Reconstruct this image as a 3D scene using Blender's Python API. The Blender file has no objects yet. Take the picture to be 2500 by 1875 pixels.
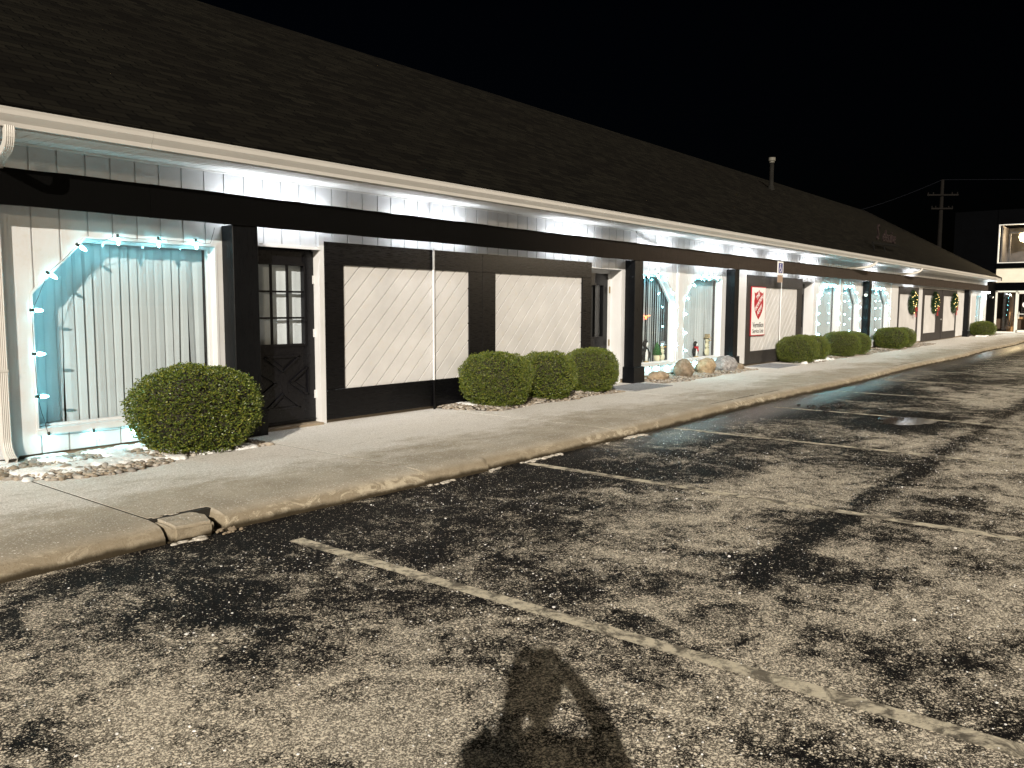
import bpy, bmesh, math, random
from mathutils import Vector, Matrix, noise
random.seed(7)
PI = math.pi
sc = bpy.context.scene
col = sc.collection

# ------------------------------------------------------------------ camera calibration (photo 2500 x 1875)
FP, CX, CY, CH = 2010.0, 1250.0, 937.5, 1.6
RX = Vector((0.6249701377650859, 0.07174007460112837, -0.7773452827399894))
RY = Vector((-0.7806379869247083, 0.06263921493529832, -0.6218365236317567))
RZ = Vector((0.004081699649441896, 0.9954545145050646, 0.09515066620606348))

def ray(px, py):
    c = Vector((px - CX, -(py - CY), -FP))
    return Vector((RX.dot(c), RY.dot(c), RZ.dot(c)))

def on_ground(px, py, z=0.0):
    d = ray(px, py); t = (z - CH) / d.z
    return Vector((d.x * t, d.y * t, z))

def on_wall(px, py, y):
    d = ray(px, py); t = y / d.y
    return Vector((d.x * t, y, d.z * t + CH))

def on_wing(px, py, x):
    d = ray(px, py); t = x / d.x
    return Vector((x, d.y * t, d.z * t + CH))

# ------------------------------------------------------------------ mesh builder
class MB:
    def __init__(s):
        s.v = []; s.f = []; s.mi = []
    def add(s, vs, fs, m=0):
        o = len(s.v); s.v += [tuple(v) for v in vs]
        for f in fs:
            s.f.append(tuple(i + o for i in f)); s.mi.append(m)
    def quad(s, a, b, c, d, m=0):
        s.add([a, b, c, d], [(0, 1, 2, 3)], m)
    def box(s, x0, x1, y0, y1, z0, z1, m=0):
        s.add([(x0, y0, z0), (x1, y0, z0), (x1, y1, z0), (x0, y1, z0), (x0, y0, z1), (x1, y0, z1), (x1, y1, z1), (x0, y1, z1)],
              [(0, 3, 2, 1), (4, 5, 6, 7), (0, 1, 5, 4), (1, 2, 6, 5), (2, 3, 7, 6), (3, 0, 4, 7)], m)
    def bar(s, a, b, w, h, up=(0, 0, 1), m=0):
        a, b = Vector(a), Vector(b); d = (b - a).normalized(); up = Vector(up)
        sd = d.cross(up)
        if sd.length < 1e-5: sd = d.cross(Vector((1, 0, 0)))
        sd.normalize(); u = sd.cross(d)
        vs = []
        for p in (a, b):
            for i, j in ((-1, -1), (1, -1), (1, 1), (-1, 1)):
                vs.append(p + sd * (i * w / 2) + u * (j * h / 2))
        s.add(vs, [(0, 1, 2, 3), (7, 6, 5, 4), (0, 4, 5, 1), (1, 5, 6, 2), (2, 6, 7, 3), (3, 7, 4, 0)], m)
    def tube(s, pts, r, n=8, m=0, cap=True):
        pts = [Vector(p) for p in pts]
        rs = r if isinstance(r, (list, tuple)) else [r] * len(pts)
        rings = []; ref = None
        for i, p in enumerate(pts):
            d = (pts[min(i + 1, len(pts) - 1)] - pts[max(i - 1, 0)]).normalized()
            if ref is None:
                ref = Vector((0, 0, 1)) if abs(d.z) < .9 else Vector((1, 0, 0))
            sd = d.cross(ref).normalized(); u = sd.cross(d)
            ref = u
            rings.append([p + (sd * math.cos(2 * PI * k / n) + u * math.sin(2 * PI * k / n)) * rs[i] for k in range(n)])
        o = len(s.v)
        for rg in rings: s.v += [tuple(v) for v in rg]
        for i in range(len(pts) - 1):
            for k in range(n):
                a = o + i * n + k; b = o + i * n + (k + 1) % n
                s.f.append((a, b, b + n, a + n)); s.mi.append(m)
        if cap:
            s.f.append(tuple(o + k for k in reversed(range(n)))); s.mi.append(m)
            s.f.append(tuple(o + (len(pts) - 1) * n + k for k in range(n))); s.mi.append(m)
    def lathe(s, prof, n=12, o=(0, 0, 0), axis=(0, 0, 1), m=0):
        ax = Vector(axis).normalized()
        a = ax.cross(Vector((0, 0, 1)) if abs(ax.z) < .9 else Vector((1, 0, 0))).normalized(); b = ax.cross(a)
        o = Vector(o); base = len(s.v)
        for r, h in prof:
            for k in range(n):
                t = 2 * PI * k / n
                s.v.append(tuple(o + ax * h + (a * math.cos(t) + b * math.sin(t)) * r))
        for i in range(len(prof) - 1):
            for k in range(n):
                p = base + i * n + k; q = base + i * n + (k + 1) % n
                s.f.append((p, q, q + n, p + n)); s.mi.append(m)
        s.f.append(tuple(base + k for k in reversed(range(n)))); s.mi.append(m)
        s.f.append(tuple(base + (len(prof) - 1) * n + k for k in range(n))); s.mi.append(m)
    def prism(s, poly, y0, y1, m=0):
        # polygon in X/Z (seen from the front), extruded along Y
        n = len(poly)
        vs = [(x, y0, z) for x, z in poly] + [(x, y1, z) for x, z in poly]
        fs = [tuple(range(n)), tuple(reversed(range(n, 2 * n)))]
        for i in range(n):
            j = (i + 1) % n
            fs.append((i, i + n, j + n, j))
        s.add(vs, fs, m)
    def profile_x(s, prof, x0, x1, m=0, closed=True):
        # profile in Y/Z extruded along X
        n = len(prof)
        vs = [(x0, y, z) for y, z in prof] + [(x1, y, z) for y, z in prof]
        fs = []
        for i in range(n if closed else n - 1):
            j = (i + 1) % n
            fs.append((i, j, j + n, i + n))
        if closed:
            fs.append(tuple(reversed(range(n)))); fs.append(tuple(range(n, 2 * n)))
        s.add(vs, fs, m)
    def ellipsoid(s, c, r, nu=12, nv=8, m=0):
        c = Vector(c); base = len(s.v)
        for j in range(nv + 1):
            t = PI * j / nv
            for i in range(nu):
                p = 2 * PI * i / nu
                s.v.append((c.x + r[0] * math.sin(t) * math.cos(p), c.y + r[1] * math.sin(t) * math.sin(p), c.z - r[2] * math.cos(t)))
        for j in range(nv):
            for i in range(nu):
                a = base + j * nu + i; b = base + j * nu + (i + 1) % nu
                s.f.append((a, b, b + nu, a + nu)); s.mi.append(m)

def wloc(o):
    v = Vector((0, 0, 0))
    while o is not None:
        v += o.location; o = o.parent
    return v

def obj(name, mb, mats, parent=None, local=False, smooth=False, label=None, merge=False):
    me = bpy.data.meshes.new(name)
    me.from_pydata(mb.v, [], mb.f)
    if not isinstance(mats, (list, tuple)): mats = [mats]
    for m in mats: me.materials.append(m)
    if len(mats) > 1: me.polygons.foreach_set('material_index', mb.mi)
    if merge:
        bm = bmesh.new(); bm.from_mesh(me); bmesh.ops.remove_doubles(bm, verts=bm.verts, dist=1e-5)
        bmesh.ops.recalc_face_normals(bm, faces=bm.faces); bm.to_mesh(me); bm.free()
    if smooth: me.polygons.foreach_set('use_smooth', [True] * len(me.polygons))
    me.update()
    o = bpy.data.objects.new(name, me); col.objects.link(o)
    if parent is not None:
        o.parent = parent
        if not local: o.location = -wloc(parent)
    if label: o['label'] = label
    return o

def rename_origin(o, p):
    """put a top-level mesh's origin at p without moving it"""
    p = Vector(p); o.data.transform(Matrix.Translation(-p)); o.location = p

def thing(name, label, cat, loc=(0, 0, 0), group=None):
    o = bpy.data.objects.new(name, None); col.objects.link(o)
    o.empty_display_size = .2
    o.location = loc; o['label'] = label; o['category'] = cat
    if group: o['group'] = group
    return o

def tag(o, label, cat, group=None, kind=None):
    o['label'] = label; o['category'] = cat
    if group: o['group'] = group
    if kind: o['kind'] = kind
    return o

def struct(o, label=None, cat=None):
    o['kind'] = 'structure'
    if label: o['label'] = label
    if cat: o['category'] = cat
    return o

def copy_tree(o, parent=None):
    c = o.copy(); col.objects.link(c)
    if parent is not None: c.parent = parent
    for ch in list(o.children): copy_tree(ch, c)
    return c

# ------------------------------------------------------------------ materials
class NT:
    def __init__(s, name):
        s.m = bpy.data.materials.new(name); s.m.use_nodes = True
        s.t = s.m.node_tree; s.n = s.t.nodes; s.l = s.t.links
        s.b = s.n['Principled BSDF']; s.out = s.n['Material Output']
        s._tc = None
    def tc(s, k='Object'):
        if s._tc is None: s._tc = s.n.new('ShaderNodeTexCoord')
        return s._tc.outputs[k]
    def link(s, a, b): s.l.new(a, b)
    def val(s, sock, v):
        if hasattr(v, 'is_linked'): s.l.new(v, sock)
        else: sock.default_value = v
    def map(s, scale=(1, 1, 1), loc=(0, 0, 0), rot=(0, 0, 0), vec=None):
        n = s.n.new('ShaderNodeMapping'); s.l.new(vec or s.tc(), n.inputs['Vector'])
        n.inputs['Scale'].default_value = scale; n.inputs['Location'].default_value = loc; n.inputs['Rotation'].default_value = rot
        return n.outputs[0]
    def noise(s, scale, detail=4, rough=.55, vec=None, dist=0):
        n = s.n.new('ShaderNodeTexNoise'); s.l.new(vec or s.tc(), n.inputs['Vector'])
        n.inputs['Scale'].default_value = scale; n.inputs['Detail'].default_value = detail; n.inputs['Roughness'].default_value = rough
        n.inputs['Distortion'].default_value = dist
        return n.outputs['Fac']
    def voro(s, scale, vec=None, out='Distance', feature='F1', rnd=1):
        n = s.n.new('ShaderNodeTexVoronoi'); n.feature = feature; s.l.new(vec or s.tc(), n.inputs['Vector'])
        n.inputs['Scale'].default_value = scale; n.inputs['Randomness'].default_value = rnd
        return n.outputs[out]
    def ramp(s, fac, stops, interp='LINEAR'):
        n = s.n.new('ShaderNodeValToRGB'); s.val(n.inputs[0], fac)
        cr = n.color_ramp; cr.interpolation = interp
        while len(cr.elements) < len(stops): cr.elements.new(.5)
        for e, (p, c) in zip(cr.elements, stops):
            e.position = p; e.color = (c, c, c, 1) if isinstance(c, (int, float)) else (*c, 1)
        return n.outputs[0]
    def math(s, op, a, b=0.0, clamp=False):
        n = s.n.new('ShaderNodeMath'); n.operation = op; n.use_clamp = clamp
        s.val(n.inputs[0], a); s.val(n.inputs[1], b); return n.outputs[0]
    def mrange(s, v, a, b, c=0., d=1., smooth=True):
        n = s.n.new('ShaderNodeMapRange'); n.interpolation_type = 'SMOOTHSTEP' if smooth else 'LINEAR'
        s.val(n.inputs[0], v)
        for i, x in enumerate((a, b, c, d)): n.inputs[1 + i].default_value = x
        return n.outputs[0]
    def mix(s, fac, a, b, mode='MIX'):
        n = s.n.new('ShaderNodeMix'); n.data_type = 'RGBA'; n.blend_type = mode
        s.val(n.inputs[0], fac)
        for sock, v in ((n.inputs[6], a), (n.inputs[7], b)):
            if hasattr(v, 'is_linked'): s.l.new(v, sock)
            else: sock.default_value = (*v, 1) if len(v) == 3 else v
        return n.outputs[2]
    def sep(s, vec=None):
        n = s.n.new('ShaderNodeSeparateXYZ'); s.l.new(vec or s.tc(), n.inputs[0]); return n.outputs
    def bump(s, h, strength=.3, dist=.02, normal=None):
        n = s.n.new('ShaderNodeBump'); s.val(n.inputs['Height'], h)
        n.inputs['Strength'].default_value = strength; n.inputs['Distance'].default_value = dist
        if normal is not None: s.l.new(normal, n.inputs['Normal'])
        return n.outputs[0]
    def set(s, color=None, rough=None, metal=None, normal=None, spec=None, coat=None):
        if color is not None:
            if hasattr(color, 'is_linked'): s.l.new(color, s.b.inputs['Base Color'])
            else: s.b.inputs['Base Color'].default_value = (*color, 1)
        if rough is not None: s.val(s.b.inputs['Roughness'], rough)
        if metal is not None: s.b.inputs['Metallic'].default_value = metal
        if normal is not None: s.l.new(normal, s.b.inputs['Normal'])
        if spec is not None: s.val(s.b.inputs['Specular IOR Level'], spec)
        if coat is not None: s.b.inputs['Coat Weight'].default_value = coat
        return s.m

def painted(name, c, rough=.5, var=.12, grain=.25, gscale=(6, 6, 1.2), dirt=None, spec=.5):
    """painted timber: slight tone drift, wood grain bump"""
    t = NT(name)
    n1 = t.noise(2.3, 5); n2 = t.noise(30, 4, .6, t.map(gscale))
    lo = tuple(x * (1 - var) for x in c); hi = tuple(min(1, x * (1 + var * .6)) for x in c)
    cc = t.mix(t.ramp(n1, [(.3, 0), (.7, 1)]), lo, hi)
    if dirt:
        cc = t.mix(t.ramp(t.noise(9, 6, .7), [(.56, 0), (.75, .55)]), cc, dirt)
    r = t.mrange(n2, .3, .7, rough - .08, rough + .1)
    return t.set(cc, r, normal=t.bump(n2, grain, .004), spec=spec)

M = {}
M['siding'] = painted('white_siding_paint', (.575, .585, .60), .55, .08, .2, (3, 3, .25), (.5, .47, .42))
M['trim'] = painted('white_trim_paint', (.59, .60, .615), .45, .06, .15, (3, 3, .3))
M['plank'] = painted('panel_plank_paint', (.55, .55, .555), .5, .10, .25, (2, 2, 2), (.55, .51, .45))
M['black'] = painted('black_timber_paint', (.003, .003, .0037), .30, .25, .06, (.25, 4, 5), spec=.2)
M['blackpost'] = painted('black_post_paint', (.0035, .004, .005), .34, .25, .08, (5, 5, .3), spec=.18)
M['door'] = painted('black_door_paint', (.004, .004, .0055), .34, .2, .04, (4, 4, 1), spec=.3)
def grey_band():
    t = NT('weathered_sheen_beam_paint')
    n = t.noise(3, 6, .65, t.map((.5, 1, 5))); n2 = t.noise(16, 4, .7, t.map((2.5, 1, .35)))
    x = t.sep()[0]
    sheen_fade = t.math('MULTIPLY', t.mrange(x, 9.0, 19.0), t.mrange(n2, .25, .6, .7, 1.0))  # paler far along the beam: grazing reflection and weathering put into its colour
    cc = t.mix(sheen_fade, (.0025, .0025, .0025), (.050, .040, .033))
    cc = t.mix(t.math('MULTIPLY', sheen_fade, t.ramp(n, [(.45, 0), (.75, .45)])), cc, (.018, .015, .013))
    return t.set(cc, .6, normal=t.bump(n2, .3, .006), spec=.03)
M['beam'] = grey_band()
M['greyboard'] = painted('dark_grey_board_paint', (.034, .031, .030), .5, .2, .3, (4, 4, .5), spec=.2)  # one even dark grey, paler than the black frames
M['gutter'] = painted('white_gutter_enamel', (.50, .49, .47), .38, .05, .03)
M['soffit'] = painted('white_vinyl_soffit', (.72, .72, .71), .42, .04, .02)
M['hinge'] = NT('brass_hinge').set((.35, .27, .15), .4, .8)
M['galv'] = painted('galvanised_pipe', (.3, .3, .29), .45, .2, .05)

def shingle():
    t = NT('asphalt_shingles')
    br = t.n.new('ShaderNodeTexBrick')
    sx = t.sep()
    # along X and along the slope (slope length ~ 1.1445 * dy)
    cmb = t.n.new('ShaderNodeCombineXYZ')
    t.link(sx[0], cmb.inputs[0]); t.link(t.math('MULTIPLY', sx[1], 1.1445), cmb.inputs[1])
    t.link(cmb.outputs[0], br.inputs['Vector'])
    br.inputs['Scale'].default_value = 1.0; br.inputs['Brick Width'].default_value = .31; br.inputs['Row Height'].default_value = .141
    br.inputs['Mortar Size'].default_value = .010; br.offset = .37; br.offset_frequency = 2
    br.inputs['Color1'].default_value = (.0036, .0033, .0028, 1); br.inputs['Color2'].default_value = (.0125, .0115, .0085, 1)
    br.inputs['Mortar'].default_value = (.0012, .0012, .001, 1)  # dark course lines: shadow gaps under the shingle butts painted in
    n = t.noise(60, 3, .7); n2 = t.noise(.6, 3)
    cc = t.mix(t.mrange(n, .35, .65, 0, .35), br.outputs['Color'], (.006, .0055, .005))
    cc = t.mix(t.mrange(n2, .35, .65, 0, .35), cc, (.0042, .0035, .003))
    return t.set(cc, .9, normal=t.bump(n, .5, .006), spec=.05)
M['shingle'] = shingle()

def concrete():
    t = NT('frosty_concrete')
    s = t.sep(); y = s[1]; z = s[2]; x = s[0]
    big = t.noise(.9, 6, .6, t.map((.55, 1.2, 1)), .6)
    med = t.noise(4.5, 6, .62, t.map((.7, 1.2, 1)), .4)
    fine = t.noise(55, 5, .75)
    base = t.mix(t.mrange(t.noise(2.2, 6, .6), .3, .7), (.33, .30, .245), (.45, .415, .35))
    base = t.mix(t.mrange(fine, .4, .68, 0, .45), base, (.20, .17, .13))
    # frost lies thicker towards the building, thin along the kerb
    near = t.mrange(y, 5.15, 7.5)
    lev = t.math('ADD', t.math('MULTIPLY', near, .38), t.math('ADD', t.math('MULTIPLY', big, .55), t.math('MULTIPLY', med, .38)))
    lev = t.math('ADD', lev, t.math('MULTIPLY', fine, .28))
    top = t.mrange(z, .108, .128)
    fm = t.math('MULTIPLY', t.mrange(lev, .64, .88), top)
    fr = t.mix(t.mrange(fine, .35, .7), (.55, .54, .52), (.88, .87, .86))
    cc = t.mix(t.math('MULTIPLY', fm, .72), base, fr)
    cc = t.mix(t.math('MULTIPLY', top, t.mrange(t.noise(7, 5, .7, t.map((.6, 1.4, 1))), .55, .72, 0, .45)), cc, (.22, .195, .155))
    Pf = t.mrange(lev, .58, 1.02, .14, .95); speck = None
    for sc_, lo, hi in ((120, .32, .56), (58, .25, .46)):
        cell = t.voro(sc_); cs = t.sep(t.voro(sc_, out='Color'))
        q = t.math('MULTIPLY', t.math('LESS_THAN', cs[0], t.math('MULTIPLY', Pf, .75)), t.mrange(cell, lo, hi, 1, 0))
        speck = q if speck is None else t.math('MAXIMUM', speck, q)
        cc = t.mix(t.math('MULTIPLY', q, t.math('MULTIPLY', top, t.mrange(cs[1], 0, 1, .25, .85, False))), cc, (.92, .91, .89))
    # kerb face: peeling lime patches over tan concrete, shadow along its foot painted in
    face = t.math('SUBTRACT', 1.0, t.mrange(z, .085, .125))
    peel = t.math('MULTIPLY', t.mrange(t.noise(6.5, 8, .75, t.map((.8, 1, 1.6)), 1.2), .49, .56), t.mrange(t.noise(1.1, 3), .4, .62, .15, 1))
    kc = t.mix(peel, (.245, .21, .155), (.43, .385, .30))
    kc = t.mix(t.mrange(fine, .45, .7, 0, .4), kc, (.16, .12, .07))
    foot = t.math('ADD', z, t.math('MULTIPLY', t.noise(4, 5, .6), -.08))
    kc = t.mix(t.mrange(foot, -.025, .02), (.035, .027, .016), kc)
    cc = t.mix(face, cc, kc)
    h = t.math('ADD', fine, t.math('MULTIPLY', med, .8)); h = t.math('ADD', h, t.math('MULTIPLY', speck, .6))
    return t.set(cc, .85, normal=t.bump(h, .4, .010), spec=.2)
M['concrete'] = concrete()
M['plainconcrete'] = painted('foundation_concrete', (.26, .21, .15), .9, .25, .4, (3, 3, 3), (.12, .09, .06))

def asphalt():
    t = NT('frosted_asphalt')
    s = t.sep(); x, y = s[0], s[1]
    rot = t.map((1, 1, 1), rot=(0, 0, .35))
    big = t.noise(.42, 4, .55, t.map((.8, 1.25, 1)), .8)
    med = t.noise(1.7, 6, .66, rot, 1.0)
    sml = t.noise(9, 5, .68, None, .4)
    fine = t.noise(46, 5, .8)
    grit = t.noise(170, 2, .7)
    cov = t.math('ADD', t.math('MULTIPLY', t.math('SUBTRACT', big, .5), 1.15), t.math('MULTIPLY', t.math('SUBTRACT', med, .5), 1.5))
    cov = t.math('ADD', cov, t.math('MULTIPLY', t.math('SUBTRACT', sml, .5), .95))
    cov = t.math('SUBTRACT', cov, t.mrange(y, 2.3, 4.7, 0, .36))
    trk = t.math('ABSOLUTE', t.math('SUBTRACT', t.math('ADD', y, t.math('MULTIPLY', sml, .25)), 2.0))
    cov = t.math('SUBTRACT', cov, t.math('MULTIPLY', t.mrange(trk, .03, .17, .26, 0), t.mrange(x, 4.0, 5.0)))
    cov = t.math('ADD', cov, t.mrange(x, 1.4, 3.5, .24, 0))
    dx = t.math('MULTIPLY', t.math('SUBTRACT', x, 12.4), .55); dy = t.math('SUBTRACT', y, 2.85)
    rr = t.math('SQRT', t.math('ADD', t.math('MULTIPLY', dx, dx), t.math('MULTIPLY', dy, dy)))
    cov = t.math('SUBTRACT', cov, t.mrange(rr, .25, .95, .55, 0))
    cov = t.math('ADD', cov, t.math('MULTIPLY', t.math('SUBTRACT', fine, .5), .75))
    P = t.mrange(cov, -.36, .28, .04, .98)
    tar = t.mix(t.mrange(fine, .35, .7), (.003, .003, .004), (.015, .0145, .015))
    cc = t.mix(t.math('MULTIPLY', t.math('POWER', P, 2.2), .28), tar, (.62, .56, .46)); sp = None; wob = t.n.new('ShaderNodeMix'); wob.data_type = 'VECTOR'
    nz = t.n.new('ShaderNodeTexNoise'); t.link(t.tc(), nz.inputs['Vector']); nz.inputs['Scale'].default_value = 55; nz.inputs['Detail'].default_value = 2
    wob.inputs[0].default_value = .022; t.link(t.tc(), wob.inputs[4]); t.link(nz.outputs['Color'], wob.inputs[5])
    for sc_, lo, hi, kp, dim in ((215, .34, .62, 1.0, .55), (112, .32, .54, .86, 1.0), (62, .27, .48, .62, 1.0), (31, .18, .36, .22, 1.0)):
        d = t.voro(sc_, vec=wob.outputs[1]); c = t.sep(t.voro(sc_, vec=wob.outputs[1], out='Color'))
        on = t.math('LESS_THAN', c[0], t.math('MULTIPLY', t.math('POWER', P, 1.0 if kp > .5 else 1.6), kp))
        q = t.math('MULTIPLY', on, t.mrange(d, lo, hi, 1, 0))
        br = t.mrange(c[1], 0, 1, .68 * dim, dim, False)
        cc = t.mix(t.math('MULTIPLY', q, br), cc, (.97, .895, .755))
        sp = q if sp is None else t.math('MAXIMUM', sp, q)
    fm = P
    h = t.math('ADD', t.math('MULTIPLY', fine, .5), t.math('MULTIPLY', sp, .5))
    wet = t.math('MULTIPLY', t.mrange(y, 4.0, 4.8), t.mrange(x, 6.5, 9.0))
    ro = t.mix(sp, t.mix(wet, (.6, .6, .6), (.28, .28, .28)), (.85, .85, .85))
    return t.set(cc, ro, normal=t.bump(h, .5, .010), spec=t.mrange(wet, 0, 1, .05, .28))
M['asphalt'] = asphalt()

def stripe():
    t = NT('worn_line_paint')
    n = t.noise(14, 6, .7); f = t.noise(80, 4, .8)
    cc = t.mix(t.mrange(t.math('ADD', n, t.math('MULTIPLY', f, .5)), .72, .9), (.64, .59, .47), (.16, .145, .115))
    cc = t.mix(t.mrange(f, .45, .7, 0, .5), cc, (.76, .71, .59))
    wear = t.mrange(t.noise(5, 6, .75, None, .6), .46, .58, 0, .85)
    cc = t.mix(wear, cc, (.07, .062, .05))
    return t.set(cc, .8, normal=t.bump(f, .6, .01))
M['stripe'] = stripe()

def stone(name, a, b, c, scale=9, bscale=18):
    t = NT(name)
    n = t.noise(scale, 7, .7, None, .6); f = t.noise(bscale * 3, 5, .7)
    cc = t.ramp(n, [(.28, a), (.5, b), (.72, c)])
    cc = t.mix(t.mrange(f, .4, .7, 0, .4), cc, a)
    return t.set(cc, .85, normal=t.bump(t.math('ADD', n, t.math('MULTIPLY', f, .5)), .6, .02))
M['rock_tan'] = stone('tan_boulder', (.13, .095, .06), (.27, .205, .135), (.42, .35, .26))
M['rock_brown'] = stone('brown_boulder', (.09, .065, .042), (.19, .145, .1), (.3, .25, .19))
M['rock_orange'] = stone('ochre_boulder', (.15, .105, .06), (.29, .215, .13), (.4, .32, .22))
M['rock_grey'] = stone('grey_boulder', (.07, .068, .066), (.26, .25, .25), (.42, .41, .4), 16)
def pebble():
    t = NT('river_pebbles')
    g = t.n.new('ShaderNodeNewGeometry'); r = g.outputs['Random Per Island']
    cc = t.ramp(r, [(0, (.10, .085, .065)), (.3, (.24, .2, .15)), (.55, (.33, .29, .24)), (.75, (.2, .19, .18)), (1, (.5, .47, .42))])
    n = t.noise(30, 4, .7)
    cc = t.mix(t.mrange(n, .4, .7, 0, .5), cc, (.15, .12, .09))
    return t.set(cc, .75, normal=t.bump(n, .3, .01))
M['pebble'] = pebble()
M['soil'] = painted('dark_soil', (.05, .035, .022), .95, .4, .5, (6, 6, 6))
def snow():
    t = NT('crusty_snow')
    n = t.noise(40, 5, .75)
    cc = t.mix(t.mrange(n, .35, .7), (.62, .62, .62), (.86, .87, .88))
    m = t.set(cc, .7, normal=t.bump(n, .5, .012))
    return m
M['snow'] = snow()
def old():
    t = NT('dirty_ice')
    n = t.noise(60, 5, .75)
    return t.set(t.mix(t.mrange(n, .35, .7), (.30, .27, .22), (.68, .66, .62)), .6, normal=t.bump(n, .5, .012))
M['oldsnow'] = old()
def leaf(name, dk, md, lt, yel):
    t = NT(name)
    g = t.n.new('ShaderNodeNewGeometry'); r = g.outputs['Random Per Island']
    cc = t.ramp(r, [(0, dk), (.45, md), (.8, lt), (1, yel)])
    t.b.inputs['Subsurface Weight'].default_value = 0
    return t.set(cc, .38, spec=.5)
M['leaf'] = leaf('boxwood_leaves', (.020, .040, .007), (.068, .105, .014), (.150, .178, .026), (.23, .22, .035))
M['twig'] = painted('boxwood_twigs', (.02, .018, .009), .9, .3, .3, (9, 9, 9))
M['wreathleaf'] = leaf('fir_needles', (.008, .022, .008), (.016, .042, .014), (.03, .065, .02), (.05, .09, .03))
M['red'] = NT('red_ribbon').set((.38, .012, .018), .45)

def glass(name='window_glass', tint=(.93, .97, .98)):
    t = NT(name)
    tr = t.n.new('ShaderNodeBsdfTransparent'); tr.inputs[0].default_value = (*tint, 1)
    gl = t.n.new('ShaderNodeBsdfGlossy'); gl.inputs['Roughness'].default_value = .015
    fr = t.n.new('ShaderNodeLayerWeight'); fr.inputs[0].default_value = .5
    mx = t.n.new('ShaderNodeMixShader')
    t.link(t.math('ADD', t.math('MULTIPLY', t.math('POWER', fr.outputs['Facing'], 5.0), .92), .06, True), mx.inputs[0]); t.link(tr.outputs[0], mx.inputs[1]); t.link(gl.outputs[0], mx.inputs[2])
    t.link(mx.outputs[0], t.out.inputs[0])
    return t.m
M['glass'] = glass()
def emit(name, c, s):
    t = NT(name)
    t.b.inputs['Base Color'].default_value = (*c, 1)
    t.b.inputs['Emission Color'].default_value = (*c, 1); t.b.inputs['Emission Strength'].default_value = s
    return t.m
M['bulb'] = emit('led_bulb', (.30, .90, 1.0), 60)
M['warmbulb'] = emit('warm_wreath_bulb', (1.0, .70, .25), 4)
M['lens'] = emit('lit_lamp_lens', (.93, .96, 1.0), 30)
M['orange_glint'] = emit('orange_reflection_glow', (1.0, .16, .05), 5)
M['blind'] = painted('vertical_blind_fabric', (.49, .52, .545), .8, .06, .1, (8, 8, .5))
M['dark'] = NT('dark_interior').set((.006, .006, .007), .8)
M['cord'] = NT('dark_green_cord').set((.012, .02, .015), .5)
M['curtain'] = painted('pale_curtain', (.66, .68, .72), .85, .1, .1, (9, 9, .3))
M['white'] = NT('white_enamel').set((.8, .8, .78), .4)
M['blackplain'] = NT('black_plastic').set((.012, .012, .012), .4)
M['signred'] = NT('sign_red').set((.40, .009, .022), .35)
M['signwhite'] = NT('sign_white').set((.80, .80, .80), .35)
M['signblack'] = NT('sign_black').set((.01, .01, .012), .4)
M['signblue'] = NT('sign_blue').set((.02, .03, .22), .35)
M['signtan'] = NT('sign_tan').set((.32, .23, .17), .5)

# ------------------------------------------------------------------ world, camera, lamps
w = bpy.data.worlds.new('World'); sc.world = w; w.use_nodes = True
wn = w.node_tree.nodes; bg = wn['Background']
sky = wn.new('ShaderNodeTexSky'); sky.sky_type = 'NISHITA'; sky.sun_disc = False
sky.sun_elevation = math.radians(-2.6); sky.sun_rotation = math.radians(20)
tint = wn.new('ShaderNodeMix'); tint.data_type = 'RGBA'; tint.blend_type = 'MULTIPLY'; tint.inputs[0].default_value = 1; tint.inputs[7].default_value = (.4, .6, 1, 1)
w.node_tree.links.new(sky.outputs[0], tint.inputs[6]); w.node_tree.links.new(tint.outputs[2], bg.inputs[0]); bg.inputs[1].default_value = .003

cam = bpy.data.cameras.new('camera'); co = bpy.data.objects.new('camera', cam); col.objects.link(co)
cam.sensor_width = 36; cam.lens = FP / 2500 * 36; cam.clip_end = 2000; cam.clip_start = .05
co.matrix_world = Matrix(((RX.x, RX.y, RX.z, 0), (RY.x, RY.y, RY.z, 0), (RZ.x, RZ.y, RZ.z, CH), (0, 0, 0, 1)))
sc.camera = co

def light(name, kind, loc, energy, color, **kw):
    l = bpy.data.lights.new(name, kind); o = bpy.data.objects.new(name, l); col.objects.link(o)
    o.location = loc; l.energy = energy; l.color = color
    for k, v in kw.items(): setattr(l, k, v)
    return o
SUN = Vector((1.34, 1.0, -.70)).normalized()
s_ = light('sun', 'SUN', (-10, -8, 8), 3.35, (1.0, .895, .75), angle=math.radians(.5))
s_.rotation_euler = SUN.to_track_quat('-Z', 'Y').to_euler()

sc.view_settings.view_transform = 'Standard'; sc.view_settings.look = 'None'
sc.view_settings.exposure = .85; sc.view_settings.gamma = 1
sc.cycles.use_denoising = True
sc.cycles.max_bounces = 6; sc.cycles.transparent_max_bounces = 12
sc.cycles.sample_clamp_indirect = 4

# ================================================================== SETTING
YW, ZS = 8.16, .13           # wall plane, sidewalk top
g = MB(); g.quad((-600, -600, 0), (600, -600, 0), (600, 600, 0), (-600, 600, 0))
struct(obj('parking_lot', g, M['asphalt']), 'dark frosted asphalt car park', 'parking lot')

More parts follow.
